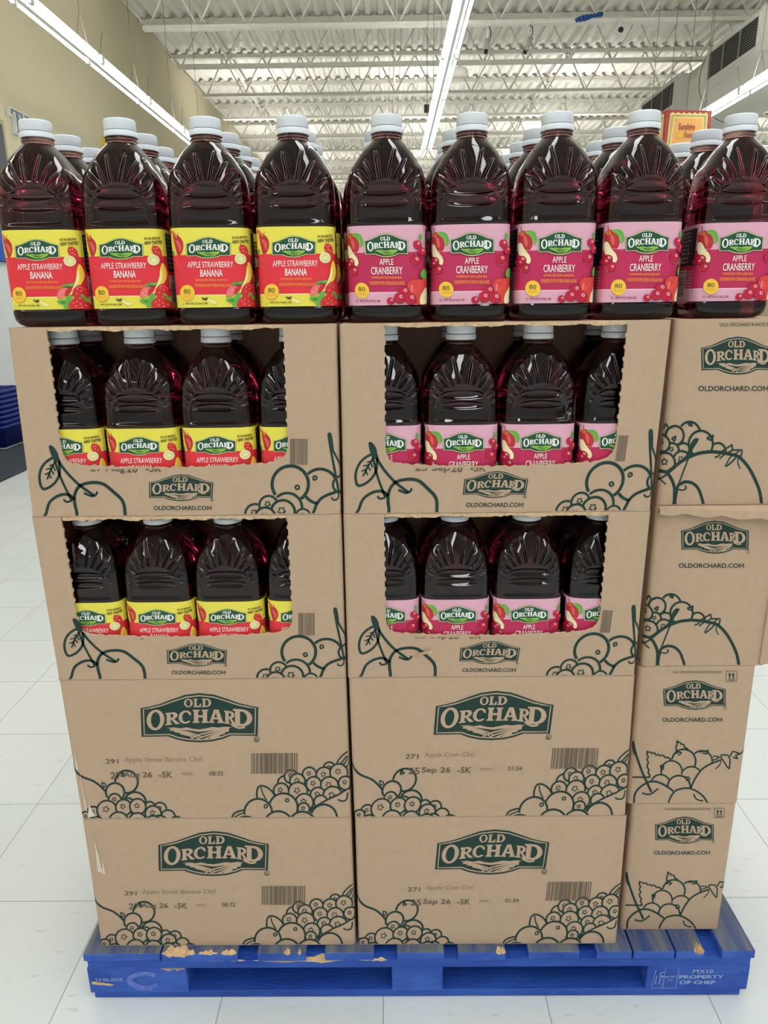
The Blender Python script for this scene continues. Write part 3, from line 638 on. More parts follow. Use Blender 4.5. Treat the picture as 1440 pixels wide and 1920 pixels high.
def art_end_cherry(W, H):
    T = homog(EA_SRC, rect(.19, H)); A = Art(T); L1 = Lines()
    cal = lambda pts: L1.line(pts, 13, False)
    L1.disc(455, 1045, 98, 17); cal([(440, 975), (465, 945), (478, 985), (450, 975)]); L1.disc(320, 1065, 82, 17); cal([(215, 1010), (240, 965), (262, 1000), (300, 995)]); cal([(290, 1090), (330, 1070), (318, 1112), (290, 1090)])
    L1.disc(720, 1200, 72, 16); L1.disc(400, 1200, 70, 16); L1.drup(295, 1190, 62, 16); L1.disc(560, 1135, 112, 17); cal([(615, 1085), (650, 1070), (676, 1062), (665, 1105), (640, 1100), (615, 1085)]); L1.drup(385, 1275, 78, 16); L1.drup(200, 1135, 72, 16); L1.drup(235, 1300, 88, 17, rot=.9)
    L1.shape(catmull([(120, 1700), (190, 1440), (300, 1345), (400, 1275), (520, 1222), (640, 1203), (740, 1208), (840, 1225), (920, 1250), (1010, 1340), (1080, 1460), (1120, 1560), (1142, 1700)], False), 24, False, hide=catmull([(120, 1700), (190, 1440), (300, 1345), (400, 1275), (520, 1222), (640, 1203), (740, 1208), (840, 1225), (920, 1250), (1010, 1340), (1080, 1460), (1120, 1560), (1142, 1700)], False))
    L1.line([(690, 1252), (725, 1240), (760, 1195), (850, 1142), (856, 1190), (780, 1225), (735, 1262)], 12, False); L1.line([(850, 1188), (945, 1188), (938, 1240), (900, 1240), (850, 1290), (795, 1332)], 12, False); L1.line([(920, 1192), (890, 1215), (835, 1250), (790, 1325)], 10); L1.line([(918, 1255), (905, 1290), (930, 1350)], 9)
    L1.shape(catmull([(345, 1700), (345, 1520), (380, 1475), (440, 1460), (510, 1485), (562, 1560), (578, 1700)], True), 22); L1.line([(345, 1520), (390, 1532), (425, 1520), (428, 1502), (412, 1496)], 11)
    L1.shape(catmull([(100, 1700), (130, 1430), (180, 1375), (250, 1385), (305, 1465), (322, 1560), (290, 1700)], True), 24); L1.line([(150, 1400), (190, 1440), (240, 1482)], 11); L1.line([(450, 1220), (320, 1340), (180, 1440), (150, 1420)], 13); L1.line([(455, 1240), (400, 1375), (345, 1515)], 12)
    L1.draw(A, INK)
    A.poly(catmull([(480, 1110), (510, 1086), (540, 1092), (530, 1120), (490, 1180), (465, 1240), (430, 1240), (450, 1170)], True), INK)
    logo(A, 895, 385, 676, INK, CARD, CARD, CARD, reg=INK, hs=1.15); url(A, 533, 1182, 642, 686)
    return A
def art_end_leaf(W, H):
    T = homog(EB_SRC, rect(.195, H)); A = Art(T); L1 = Lines()
    def zig(P, n, amp):
        o = []
        for a, b in zip(P, P[1:]):
            for k in range(n):
                t = k / n; x, y = a[0] + (b[0] - a[0]) * t, a[1] + (b[1] - a[1]) * t; d = amp if k % 2 else -amp * .4; l = math.hypot(b[0] - a[0], b[1] - a[1]); o.append((x - (b[1] - a[1]) / l * d, y + (b[0] - a[0]) / l * d))
        return o + [P[-1]]
    L1.line(zig([(200, 805), (190, 720), (188, 622), (240, 640), (300, 655), (380, 682)], 5, 7), 9, False); L1.line(zig([(385, 640), (388, 590), (396, 548), (440, 580), (500, 640)], 5, 6), 9, False); L1.line([(85, 803), (210, 803)], 9)
    L1.disc(565, 690, 72, 9); L1.line([(545, 628), (575, 622), (612, 616), (600, 640), (570, 636)], 8, False); L1.disc(440, 690, 82, 10); L1.line([(380, 640), (408, 626), (426, 632), (402, 650)], 8, False); L1.disc(492, 802, 74, 9); L1.disc(355, 760, 72, 9); L1.line([(278, 722), (302, 718), (296, 748), (286, 752), (278, 722)], 8, False); L1.disc(278, 850, 66, 9); L1.disc(405, 868, 78, 10); L1.line([(440, 800), (472, 800), (482, 818), (452, 824)], 8, False)
    big = catmull([(480, 900), (510, 825), (560, 752), (620, 712), (700, 684), (800, 680), (900, 760), (900, 1050), (480, 1050)], True)
    L1.shape(catmull([(478, 905), (510, 825), (560, 752), (620, 712), (700, 682)], False), 10, False, hide=[q for q in big])
    L1.line([(640, 660), (660, 655), (690, 664), (655, 680), (640, 684)], 7, False); L1.line([(700, 648), (698, 664), (740, 730), (756, 746), (762, 680), (745, 650), (700, 648)], 8, False); L1.line([(760, 660), (780, 624), (830, 640), (800, 652), (815, 676), (780, 664)], 8, False); L1.line([(660, 745), (690, 715), (698, 690)], 6); L1.line([(820, 650), (850, 630), (880, 615)], 7)
    L1.shape(catmull([(100, 1050), (95, 970), (105, 912), (150, 862), (215, 832), (290, 848), (375, 908), (420, 980), (410, 1060)], True), 11); L1.line([(150, 912), (190, 922), (222, 912), (262, 880)], 9); L1.line([(95, 570), (110, 640), (150, 760), (185, 840), (215, 905)], [13, 9][0])
    L1.shape(catmull([(328, 1050), (335, 970), (372, 905), (420, 882), (480, 880), (540, 908), (590, 960), (612, 1050)], True), 10); L1.line([(508, 918), (520, 948), (545, 962), (572, 965)], 8)
    L1.draw(A, INK)
    A.poly(catmull([(88, 566), (102, 562), (108, 600), (118, 650), (100, 650), (88, 610)], True), INK)
    logo(A, 521, 236, 433, INK, CARD, CARD, CARD, reg=INK, hs=1.12); url(A, 293, 708, 391, 419)
    A.text('OLD ORCHARD 8-64OZ JUICE BOTTLES', 375, 712, 71, 91, GREY, 0.012); arrows(A, 742, 815, 72, 145)
    return A
def carton(label, bot, top, z0, z1, y0, D, art=None, win=None, group=None, lip=True, over=0.0, seed=0, keep=None, spots=None):
    """corrugated case; bot, top = (left, right) edges at foot and head; win = (left, right, sill) of the torn-out display window"""
    xl = (bot[0], top[0]); xr = (bot[1], top[1]); H = z1 - z0; W = ((xr[0] - xl[0]) + (xr[1] - xl[1])) / 2; r = .007; cx = (xl[0] + xr[0]) / 2
    root = empty('carton', (cx, y0, z0)); tag(root, label, 'box', group)
    def sx(u, v):
        t = v / H; a = xl[0] + (xl[1] - xl[0]) * t; b = xr[0] + (xr[1] - xr[0]) * t; return a + (b - a) * u / W - cx
    bul = lambda u, v: -.0016 * max(0, math.sin(math.pi * min(max(u / W, 0), 1))) * max(0, math.sin(math.pi * min(max(v / H, 0), 1))) if not win else 0.0
    def pos(u, v, off=0.0, inn=0.0):
        if u < r:
            t = min((r - u) / r, math.pi / 2); ext = max(0, (r - u) / r - math.pi / 2) * r
            return (sx(r, v) - (r + off - inn) * math.sin(t), r - (r + off - inn) * math.cos(t) + ext, v)
        if u > W - r:
            t = min((u - W + r) / r, math.pi / 2); ext = max(0, (u - W + r) / r - math.pi / 2) * r
            return (sx(W - r, v) + (r + off - inn) * math.sin(t), r - (r + off - inn) * math.cos(t) + ext, v)
        return (sx(u, v), bul(u, v) - off + inn, v)
    mb = MB(); mats = [CARD, CARDIN]; TH = .004; vs = [H * k / 8 for k in range(9)] if not win else [0, H / 2, H]
    arcs = [r - r * math.pi / 2 * k / 6 for k in range(7)]; uL = arcs; uR = [W - q for q in arcs]
    for U, flip in ((uL, True), (uR, False)):
        for a, b in zip(U, U[1:]):
            for v0, v1 in zip(vs, vs[1:]):
                q = [pos(a, v0), pos(b, v0), pos(b, v1), pos(a, v1)]; mb.face(q[::-1] if flip else q, 0, True)
    yb = D
    for u, flip in ((r - r * math.pi / 2, True), (W - r + r * math.pi / 2, False)):     # side walls
        a, b = pos(u, 0), pos(u, H); q = [a, (a[0], yb, 0), (b[0], yb, H), b]; mb.face(q[::-1] if flip else q)
    A_, B_ = pos(-1e-3, 0), pos(W + 1e-3, 0); A2, B2 = pos(-1e-3, H), pos(W + 1e-3, H); e0, e1 = pos(r - r * math.pi / 2, 0)[0], pos(W - r + r * math.pi / 2, 0)[0]; f0, f1 = pos(r - r * math.pi / 2, H)[0], pos(W - r + r * math.pi / 2, H)[0]
    mb.face([(e1, yb, 0), (e0, yb, 0), (f0, yb, H), (f1, yb, H)])
    if not win:
        us = [r + (W - 2 * r) * k / 14 for k in range(15)]
        for a, b in zip(us, us[1:]):
            for v0, v1 in zip(vs, vs[1:]): mb.face([pos(a, v0), pos(b, v0), pos(b, v1), pos(a, v1)], 0, True)
        mb.face([(e0, r, 0), (e0, yb, 0), (e1, yb, 0), (e1, r, 0)][::1])
    else:
        wl, wr, vb = win; P = []
        v = H
        def tooth(u, v, s): return [(u, v), (u + s * .0018, v - .0015), (u + s * .0018, v - .0055), (u, v - .007)]
        right = []; v = H
        while v > vb + .045: right += tooth(wr, v, -1); v -= .0165
        right += [(wr, vb + .042), (wr - .001, vb + .028), (wr - .004, vb + .019), (wr - .010, vb + .012), (wr - .022, vb + .007)]
        n = 46
        for k in range(1, n):
            t = k / n; right.append((wr - .022 - (wr - wl - .036) * t, vb + .006 * (2 * t - 1) ** 2 + (.0011 if k % 2 else -.0006) + .0009 * math.sin(k * 1.7 + seed)))
        left = [(wl + .014, vb + .007), (wl + .006, vb + .012), (wl + .002, vb + .022), (wl, vb + .04)]; v = vb + .045
        while v < H - .012: left += [(wl, v), (wl + .0018, v + .0015), (wl + .0018, v + .0055), (wl, v + .007)]; v += .0165
        path = right + left + [(wl, H)]
        U = [(r, 0), (W - r, 0), (W - r, H)] + path + [(r, H)]
        for tri in tessellate_polygon([[Vector((x, y, 0)) for x, y in U]]):
            q = [pos(*U[i]) for i in tri]
            nz = (Vector(q[1]) - Vector(q[0])).cross(Vector(q[2]) - Vector(q[0]))
            if nz.y > 0: q = q[::-1]
            mb.face(q); mb.face([(x, y + TH, z) for x, y, z in q[::-1]])
        for a, b in zip(path, path[1:]):
            p, q = pos(*a), pos(*b); mb.face([p, q, (q[0], q[1] + TH, q[2]), (p[0], p[1] + TH, p[2])], 1)
        # inner faces and floor
        i0, i1, j0, j1 = e0 + TH, e1 - TH, f0 + TH, f1 - TH
        mb.face([(i0, TH, .003), (i0, yb - TH, .003), (j0, yb - TH, H), (j0, TH, H)]); mb.face([(i1, TH, .003), (j1, TH, H), (j1, yb - TH, H), (i1, yb - TH, .003)]); mb.face([(i0, yb - TH, .003), (i1, yb - TH, .003), (j1, yb - TH, H), (j0, yb - TH, H)])
        mb.box(e0 + .001, e1 - .001, .001, yb - .001, 0, .003)
    if art:
        cuts = arcs + [W - q for q in arcs] + ([] if win else us)
        emit(art, mb, mats, pos, .00025, .00003, cuts, keep=[(1, .0015, 1), (1, H - .002, -1), (0, -.004, 1), (0, W + .004, -1)] + (keep or []))
    if spots:
        B = Art(lambda x, y: (x, y))
        for pts in spots: B.poly(pts, SCUFF)
        emit(B, mb, mats, pos, .0011, .00002, arcs + [W - q for q in arcs] + ([] if win else us))
    mb.build('carton_body', mats, root)
    # top flaps
    fm = MB(); y_a = -.001 - over
    if win:
        n = 90; pts = []
        for k in range(n + 1): pts.append(f0 + .002 + (f1 - f0 - .004) * k / n)
        for a, b, k in zip(pts, pts[1:], range(n)):
            ua = (k / n) * W; ub = ua + W / n
            fr = lambda i: .0015 * math.sin(i * 1.9 + seed) + .0015 * math.sin(i * .61 + 2 * seed) - .001
            ya, yb2 = (fr(k), fr(k + 1)) if wl - .004 < ua < wr else (.002, .002)
            if not (wl - .004 < ub < wr): yb2 = .002
            lo = lambda i, u: H - .0042 - ((.0012 + .0009 * math.sin(i * .37 + seed * 3) + .0011 * random.Random(i * 31 + seed).uniform(-1, 1)) if wl < u < wr else 0)
            fm.face([(a, ya, H), (b, yb2, H), (b, D * .5, H), (a, D * .5, H)], 0); fm.face([(b, yb2, H - .0038), (a, ya, H - .0038), (a, D * .5, H - .0038), (b, D * .5, H - .0038)], 0)
            fm.face([(a, ya, lo(k, ua)), (b, yb2, lo(k + 1, ub)), (b, yb2, H), (a, ya, H)], 1); fm.face([(b, yb2 + .002, lo(k + 1, ub)), (a, ya + .002, lo(k, ua)), (a, ya + .002, H - .0038), (b, yb2 + .002, H - .0038)], 1); fm.face([(a, ya, lo(k, ua)), (a, ya + .002, lo(k, ua)), (b, yb2 + .002, lo(k + 1, ub)), (b, yb2, lo(k + 1, ub))], 1)
    else:
        fm.box(f0 + .003, f1 - .003, .003, D * .5 - .001, H - .004, H - .0004)
    fm.build('top_flap', [CARD, CARDIN], root)
    f2 = MB(); f2.box(f0 + .003, f1 - .003, D * .5 + .0005, D - .003, H - .004, H - .0004); f2.build('top_flap', [CARD, CARDIN], root)
    return root
# ------------------------------------------------------------------ the setting
XL, XR, YB, YF, ZC = -3.87, 13.5, 37.0, -6.5, 5.666
def struct(name, mb, mats, **k): o = mb.build(name, mats); o['kind'] = 'structure'; return o
m = MB(); m.box(XL - .2, XR + .2, YF - .2, YB + .2, -.1, 0); struct('floor', m, [TILE])
m = MB(); m.box(XL - .2, XL, YF, YB, 0, ZC + .3); struct('wall_left', m, [WALLM])
m = MB(); m.box(XR, XR + .2, YF, YB, 0, ZC + .3); struct('wall_right', m, [WALLM])
m = MB(); m.box(XL, XR, YB, YB + .2, 0, ZC + .3); struct('wall_back', m, [WALLM])
m = MB(); m.box(XL, XR, YF - .2, YF, 0, ZC + .3); struct('wall_front', m, [WHITEW])
m = MB(); x = XL
while x < XR:                                                                   # fluted roof deck
    P = [(x, .06), (x + .035, 0), (x + .105, 0), (x + .14, .06), (x + .20, .06)]
    for (a, za), (b, zb) in zip(P, P[1:]): m.face([(a, YF, ZC + za), (a, YB, ZC + za), (b, YB, ZC + zb), (b, YF, ZC + zb)])
    x += .20
m.box(XL - .2, XR + .2, YF - .2, YB + .2, ZC + .10, ZC + .2)
struct('ceiling', m, [CEILM])
m = MB(); m.box(XL, XL + .012, 4.6, 7.6, 0, 1.70); struct('trim_1', m, [WHITEW])
JY = [10.42 + 1.675 * (k - 3) for k in range(19)]
for k, y in enumerate(JY):
    seen = k - 3
    root = empty('bar_joist', (0, y, 4.97))
    lab = ('white bar joist under the roof deck, %s from the top of the photo' % ORD[seen]) if 0 <= seen < 12 else 'white bar joist under the roof deck, too far or too high to tell apart'
    tag(root, lab, 'roof joist', 'bar joists under the roof deck')
    t = MB(); t.box(XL + .004, XR - .004, -.055, -.005, .62, ZC - 4.98); t.box(XL + .004, XR - .004, .005, .055, .62, ZC - 4.98); t.box(XL + .004, XR - .004, -.06, .06, ZC - 4.97 - .012, ZC - 4.98); t.build('top_chord', [STEEL], root)
    t = MB(); t.box(XL + .55, XR - .5, -.05, -.006, 0, .045); t.box(XL + .55, XR - .5, .006, .05, 0, .045); t.box(XL + .55, XR - .5, -.055, .055, -.006, .004); t.build('bottom_chord', [STEEL], root)
    t = MB(); x = XL + .05; q = [(XL + .05, .64)]; up = False; x = XL + .62
    while x < XR - .5: q.append((x, .02 if not up else .64)); x += .36 if not up else .34; up = not up
    for (a, za), (b, zb) in zip(q, q[1:]): t.bar((a, 0, za), (b, 0, zb), .0125, 6)
    t.build('web', [STEEL], root)
for x, z, n in ((3.40, 5.50, 'right of the middle light row'), (-2.75, 5.50, 'near the left wall'), (.25, 5.6, 'left of the middle light row')):
    m = MB(); m.bar((x, YF, z), (x, YB, z), .02, 8); tag(m.build('bridging_pipe', [STEEL]), 'thin white pipe running across the bar joists, ' + n, 'pipe', 'pipes across the roof joists')

# ------------------------------------------------------------------ strip lights
def strip_light(seg, TUBE):
    root = empty('strip_light'); L = seg / 2
    h = MB(); P = [(-.04, .03), (-.035, .085), (.035, .085), (.04, .03), (.012, .0), (-.012, .0)]
    for (a, za), (b, zb) in zip(P, P[1:] + P[:1]): h.face([(a, -L + .002, za), (a, L - .002, za), (b, L - .002, zb), (b, -L + .002, zb)])
    for s in (-1, 1): h.face([(a, s * (L - .002), z) for a, z in P])
    o = h.build('housing', [FIXT], root); weld(o)
    for sx_ in (-1, 1):
        t = MB(); t.bar((sx_ * .060, -L + .03, .012), (sx_ * .060, L - .03, .012), .0125, 10); t.build('tube', [TUBE], root)
        for sy in (-1, 1): t = MB(); t.box(sx_ * .060 - .012, sx_ * .060 + .012, sy * (L - .018) - .012, sy * (L - .018) + .012, -.006, .06); t.build('lamp_holder', [FIXT], root)
    for s in (-1, 1):
        t = MB(); t.bar((0, s * .25 * seg * 1.6, .085), (0, s * .25 * seg * 1.6 - s * .12, .32), .003, 5); 
        if s > 0: t.bar((0, .25 * seg * 1.6 - .12, .32), (0, .25 * seg * 1.6 - .12, 2.355), .003, 5); t.bar((0, .25 * seg * 1.6 - .12, .32), (0, .25 * seg * 1.6 - .24, .085), .003, 5)
        t.build('hanger_wire', [DARKW], root)
    return root
LZ = 3.30; SEG = 1.30
rows = [(-2.475, 'left row', 9.95), (.632, 'middle row', 9.95), (3.81, 'right row', 8.6), (7.0, 'far right', 9.95), (10.2, 'far right', 9.95)]
pls = {}
def lamp(x, y, label, e=1.0, z=LZ):
    k = 'front' if y < 2.6 else 'back'
    if k not in pls: pls[k] = o = strip_light(SEG, TUBE2 if k == 'front' else TUBE)
    else: o = copy_tree(pls[k])
    o.location = (x, y, z); tag(o, label, 'light', 'suspended fluorescent strip lights')
    nm = 'ceiling_fill_%s_%.1f' % (k, e); u = bpy.data.lights.get(nm)
    if u is None:
        u = bpy.data.lights.new(nm, 'AREA'); u.shape = 'RECTANGLE'; u.size = .08; u.size_y = SEG - .1; u.energy = UP_W * e * (.4 if k == 'front' else 1); u.color = LAMP_C; u.spread = math.radians(110)
    b = bpy.data.objects.new('added_uplight', u); COL.objects.link(b); b.parent = o; b.location = (0, 0, .09); b.rotation_euler = (math.pi, 0, 0)  # extra upward light, added to lift the ceiling
for x, nm, yend in rows:
    k = 0; y = yend - SEG / 2
    ys = []
    while y > YF + .8: ys.append(y); y -= SEG
    vis = {'left row': 4, 'middle row': 4, 'right row': 2}.get(nm, 0)
    for i, y in enumerate(ys):
        if x < 4 and y < 1.2: continue
        if i < vis: lab = 'white suspended two-tube strip light, %s from the far end of the %s' % (ORD[i], nm)
        else: lab = 'white suspended two-tube strip light behind or above the photo'
        lamp(x, y, lab, .45 if x < -2 else 1.0)
    for i in range(5):  # strips added out of sight to light the far ceiling
        lamp(x, 15.2 + 4.2 * i, 'white suspended two-tube strip light added far back for the ceiling, behind the bottles', 2.5)

wp = None  # wide lights added behind the camera for their reflections in the bottles
for i in range(15):
    if wp is None:
        wp = o = empty('added_wide_light')
        h = MB(); h.box(-.15, .15, -.61, .61, .05, .07); h.bar((0, -.4, .07), (0, -.4, 2.36), .004, 6); h.bar((0, .4, .07), (0, .4, 2.36), .004, 6); h.build('housing', [FIXT], wp)
        h = MB(); P = ell(0, .05, .145, .06, 16, 180, 360)
        for (a, za), (b, zb) in zip(P, P[1:]): h.face([(a, -.6, za), (b, -.6, zb), (b, .6, zb), (a, .6, za)], 0, True)
        for y in (-.6, .6): h.face([(a, y, z) for a, z in P])
        h.build('diffuser', [WRAP], wp)
    else: o = copy_tree(wp)
    o.location = ((.34, -2.5, 3.2)[i // 5], .1 - 1.26 * (i % 5), 3.3); tag(o, 'wide white light added for bottle streaks, unseen behind the photographer', 'light', 'added wide lights over the front aisle')

# ------------------------------------------------------------------ duct, sign, ceiling gear
duct = empty('air_duct', (5.22, 8, 4.32)); tag(duct, 'pale round air duct with louvred outlets along the right of the ceiling', 'duct')
def cyl_y(mb, r, y0, y1, n=48):
    for k in range(n):
        a, b = 2 * math.pi * k / n, 2 * math.pi * (k + 1) / n
        mb.face([(r * math.cos(a), y0, r * math.sin(a)), (r * math.cos(b), y0, r * math.sin(b)), (r * math.cos(b), y1, r * math.sin(b)), (r * math.cos(a), y1, r * math.sin(a))], 0, True)
m = MB(); cyl_y(m, .58, -8, 2.75); m.face([(.58 * math.cos(2 * math.pi * k / 48), 2.75, .58 * math.sin(2 * math.pi * k / 48)) for k in range(48)]); cyl_y(m, .50, 2.75, 12); m.build('duct_pipe', [DUCTM], duct)
m = MB(); cyl_y(m, .592, 2.68, 2.76); cyl_y(m, .592, -1.0, -.94); m.build('collar', [DUCTM], duct)
for i, (a, b) in enumerate(((.88, 2.28), (3.52, 5.0))):
    m = MB(); m.box(-.62, -.2, a - .1, b + .1, -.19, .29); bx_ = m.build('outlet_box', [DUCTM], duct)
    g = MB(); g.box(-.624, -.619, a, b, -.12, .215, 1); 
    for k in range(11): z = -.112 + .0305 * k; g.face([(-.640, a, z + .004), (-.640, b, z + .004), (-.624, b, z + .020), (-.624, a, z + .020)], 0); g.face([(-.640, a, z), (-.640, b, z), (-.640, b, z + .005), (-.640, a, z + .005)], 0)
    for k in (1, 2): y = a + (b - a) * k / 3; g.box(-.644, -.638, y - .012, y + .012, -.12, .215, 0)
    g.box(-.646, -.62, a - .03, b + .03, -.15, -.12, 2); g.box(-.646, -.62, a - .03, b + .03, .215, .245, 2); g.box(-.646, -.62, a - .03, a, -.12, .215, 2); g.box(-.646, -.62, b, b + .03, -.12, .215, 2)
    g.build('grille', [GRILLS, GRILLD, DUCTM], bx_)
# hanging sign
SG = [mat('sign_red_frame', (168, 58, 52), .5), mat('sign_orange', (246, 178, 98), .5, noise=.06, scale=8), mat('sign_olive', (190, 180, 104), .5, noise=.15, scale=20), mat('sign_cream', (252, 226, 150), .5), mat('sign_maroon', (150, 54, 48), .5), mat('sign_gold', (238, 190, 60), .5)]
sg = empty('hanging_sign', (3.21, 7.2, 2.78)); sg.rotation_euler = (0, 0, .12); tag(sg, 'red framed orange cube sign hanging below the right light row', 'sign')
m = MB(); m.box(-.25, .25, 0, .5, 0, .35); fr = m.build('sign_box', [SG[0]], sg); bevel(fr, .006)
for rot in (0, 1, 2, 3):
    A = Art(lambda x, y: (x, y)); A.poly([(-.215, .0), (.215, .0), (.205, .318), (-.205, .318)], SG[3]); A.poly([(-.203, .0), (.203, .0), (.195, .306), (-.195, .306)], SG[2]); A.poly([(-.18, .0), (.18, .0), (.165, .285), (-.165, .285)], SG[3]); A.poly([(-.17, .0), (.17, .0), (.155, .275), (-.155, .275)], SG[1])
    for k in range(7): A.poly(ell(-.18 + .06 * k, .322, .012, .006, 10), SG[3])
    A.poly([(-.22, 0), (-.1, .035), (.1, .05), (.22, .03), (.22, 0)], SG[5]); A.ribbon([(-.22, 0), (-.1, .035), (.1, .05), (.22, .03)], .006, SG[4])
    A.poly(ell(-.08, .115, .03), SG[5]); 
    for k in range(12): A.ribbon([(-.08 + .032 * math.cos(k * math.pi / 6), .115 + .032 * math.sin(k * math.pi / 6)), (-.08 + .045 * math.cos(k * math.pi / 6), .115 + .045 * math.sin(k * math.pi / 6))], .006, SG[5])
    for dx, dy, mm in ((0, 0, SG[4]),):
        A.text('Sunshine', -.105 + dx, .075 + dx, .225, .165, mm, .015); A.text('Foods', -.035, .075, .145, .09, mm, .015)
    c, s_ = [(1, 0), (0, 1), (-1, 0), (0, -1)][rot]
    m = MB(); mats = []
    def ps(u, v, off, rot=rot):
        q = [(u, -off), (.25 + off, .25 + u), (-u, .5 + off), (-.25 - off, .25 - u)][rot]; return (q[0], q[1], v)
    emit(A, m, mats, ps, .0006, .0003, []); m.build('sign_panel', mats, sg)
m = MB(); [m.bar((x_, y_, .35), (x_, y_, 2.2), .003, 5) for x_ in (-.2, .2) for y_ in (.05, .45)]; m.build('hanger_wire', [DARKW], sg)
# cameras on the second joist
GREYM = mat('grey_camera_body', (176, 176, 172), .5, .4, .03, 20); BLK = mat('black_lens', (24, 24, 26), .3, .5, .02, 20)
def hang_cam(x, yaw, lab):
    r_ = empty('security_camera', (x, 10.36, 4.96)); r_.rotation_euler = (0, 0, yaw); tag(r_, lab, 'camera', 'security cameras hung from the joists')
    m = MB(); m.box(-.055, .055, -.03, .03, -.02, .0); m.bar((0, 0, -.02), (0, 0, -.20), .016, 8); m.build('bracket', [STEEL], r_)
    m = MB(); P0 = Vector((0, -.02, -.20)); m.bar((0.02, .02, -.17), (-.03, -.03, -.33), .038, 12); m.build('camera_body', [GREYM], r_)
    m = MB(); m.bar((-.03, -.03, -.33), (-.04, -.04, -.365), .028, 12); m.build('lens', [BLK], r_)
    m = MB(); m.path([(.01, 0, -.02), (.05, .01, -.06), (.055, .01, -.13), (.02, .0, -.19)], .006, 6); m.build('cable', [BLK], r_)
hang_cam(1.50, 0.3, 'grey camera hanging beside the middle light row, left of the two'); hang_cam(2.08, -0.9, 'grey camera hanging under the joist, right of the two')
d = empty('dome_camera', (3.33, 10.34, 4.85)); tag(d, 'small white camera with round black eye under the joist', 'camera')
m = MB(); m.bar((0, 0, .13), (0, 0, .03), .03, 12); m.bar((0, .03, 0), (0, -.05, 0), .045, 16); m.build('camera_body', [FIXT], d); m = MB(); m.bar((0, -.05, -.005), (0, -.062, -.007), .036, 16); m.build('lens', [BLK], d)
bl = mat('blue_plastic_bag', (32, 78, 150), .5, .5, .25, 8)
m = MB(); random.seed(3)
for k in range(7): m.bar((2.72 + .05 * k, 10.36 + .01 * (k % 2), 4.985 + .012 * k), (2.78 + .05 * k, 10.38, 5.02 + .008 * k), .03 + .008 * math.sin(k), 10)
tag(m.build('blue_bundle', [bl]), 'blue plastic bundle lying on the joist above the right camera', 'bundle')
m = MB(); m.lathe([(0, .05), (.10, .05), (.12, .03), (.125, -.03), (.11, -.05), (0, -.05)], 32); m.bar((0, 0, .05), (0, 0, .58), .012, 8); o = m.build('ceiling_speaker', [STEEL], loc=(1.12, 10.42, 4.39)); tag(o, 'round white drum hanging just right of the middle light row', 'speaker')
m = MB(); m.box(-.035, .035, -.03, .03, -.05, .05); m.bar((0, 0, .05), (0, 0, 1.04), .003, 5); o = m.build('junction_box', [BLK], loc=(.655, 10.4, 3.93)); tag(o, 'tiny black box on a wire near the end of the middle light row', 'box')
# ------------------------------------------------------------------ left wall
LTW = mat('letter_white_rim', (236, 240, 240), .5); LTN = mat('letter_slate_face', (96, 108, 120), .5, .4, .1, 20)
def wall_letter(name, pts, y, z, lab):
    r_ = empty(name, (XL, y, z)); tag(r_, lab, 'letter', 'raised letters on the left wall')
    def slab(P, x0, x1, mt, nm):
        m = MB(); 
        for t in tessellate_polygon([[Vector((a, b, 0)) for a, b in P]]): q = [(x1, P[i][0], P[i][1]) for i in t]; nz = (Vector(q[1]) - Vector(q[0])).cross(Vector(q[2]) - Vector(q[0])); m.face(q if nz.x > 0 else q[::-1])
        for a, b in zip(P, P[1:] + P[:1]): m.face([(x0, *a), (x0, *b), (x1, *b), (x1, *a)])
        m.build(nm, [mt], r_)
    cx = sum(p[0] for p in pts) / len(pts)
    slab(pts, 0.002, .05, LTW, 'letter_rim')
    import functools
    n = len(pts); ins = []
    for i in range(n):
        a, b, c = Vector(pts[i - 1]), Vector(pts[i]), Vector(pts[(i + 1) % n]); u = (b - a).normalized(); v = (c - b).normalized()
        n1 = Vector((-u.y, u.x)); n2 = Vector((-v.y, v.x)); k = .012; d_ = (n1 + n2); d_ = d_ / max(.35, d_.dot(d_) / 2) ; ins.append(tuple(b + d_ * k * .9))
    slab(ins, .05, .056, LTN, 'letter_face')
H_ = .235; Tp = [(.07, 0), (.19, 0), (.19, .028), (.163, .035), (.163, H_ - .04), (.205, H_ - .045), (.222, H_ - .08), (.25, H_ - .08), (.25, H_), (0, H_), (0, H_ - .08), (.028, H_ - .08), (.045, H_ - .045), (.097, H_ - .04), (.097, .035), (.07, .028)]
Tp = [(a * 1.0, b) for a, b in Tp]
Ip = [(0, 0), (.12, 0), (.12, .028), (.093, .035), (.093, H_ - .035), (.12, H_ - .028), (.12, H_), (0, H_), (0, H_ - .028), (.027, H_ - .035), (.027, .035), (0, .028)]
wall_letter('wall_letter', Tp, 7.18, 3.015, 'raised slate letter T with white rim on the left wall'); wall_letter('wall_letter', Ip, 7.46, 3.015, 'raised slate letter I with white rim beside the T')
m = MB(); m.box(0, .03, -1.2, 0, -1.0, 0, 0); m.box(.03, .034, -1.14, -.05, -.95, -.05, 1); o = m.build('framed_poster', [mat('tan_frame', (176, 160, 128), .6, .3, .1, 20), mat('dark_poster', (44, 52, 60), .4, .4, .2, 6)], loc=(XL + .001, 7.04, 3.09)); tag(o, 'dark poster in a tan frame cut off at the left edge of the photo', 'poster')
m = MB(); m.box(0, .06, -1.5, 0.3, 0, .37); o = m.build('sign_board', [mat('blue_board', (36, 80, 186), .4, .4, .05, 10)], loc=(XL, 6.62, 1.705)); tag(o, 'blue board on the white wall at the left edge of the photo', 'sign')
m = MB(); m.v = []; P = ell(0, 0, .09, .13, 24)
for t in tessellate_polygon([[Vector((a, b, 0)) for a, b in P]]): m.face([(.05, P[i][0], P[i][1]) for i in t])
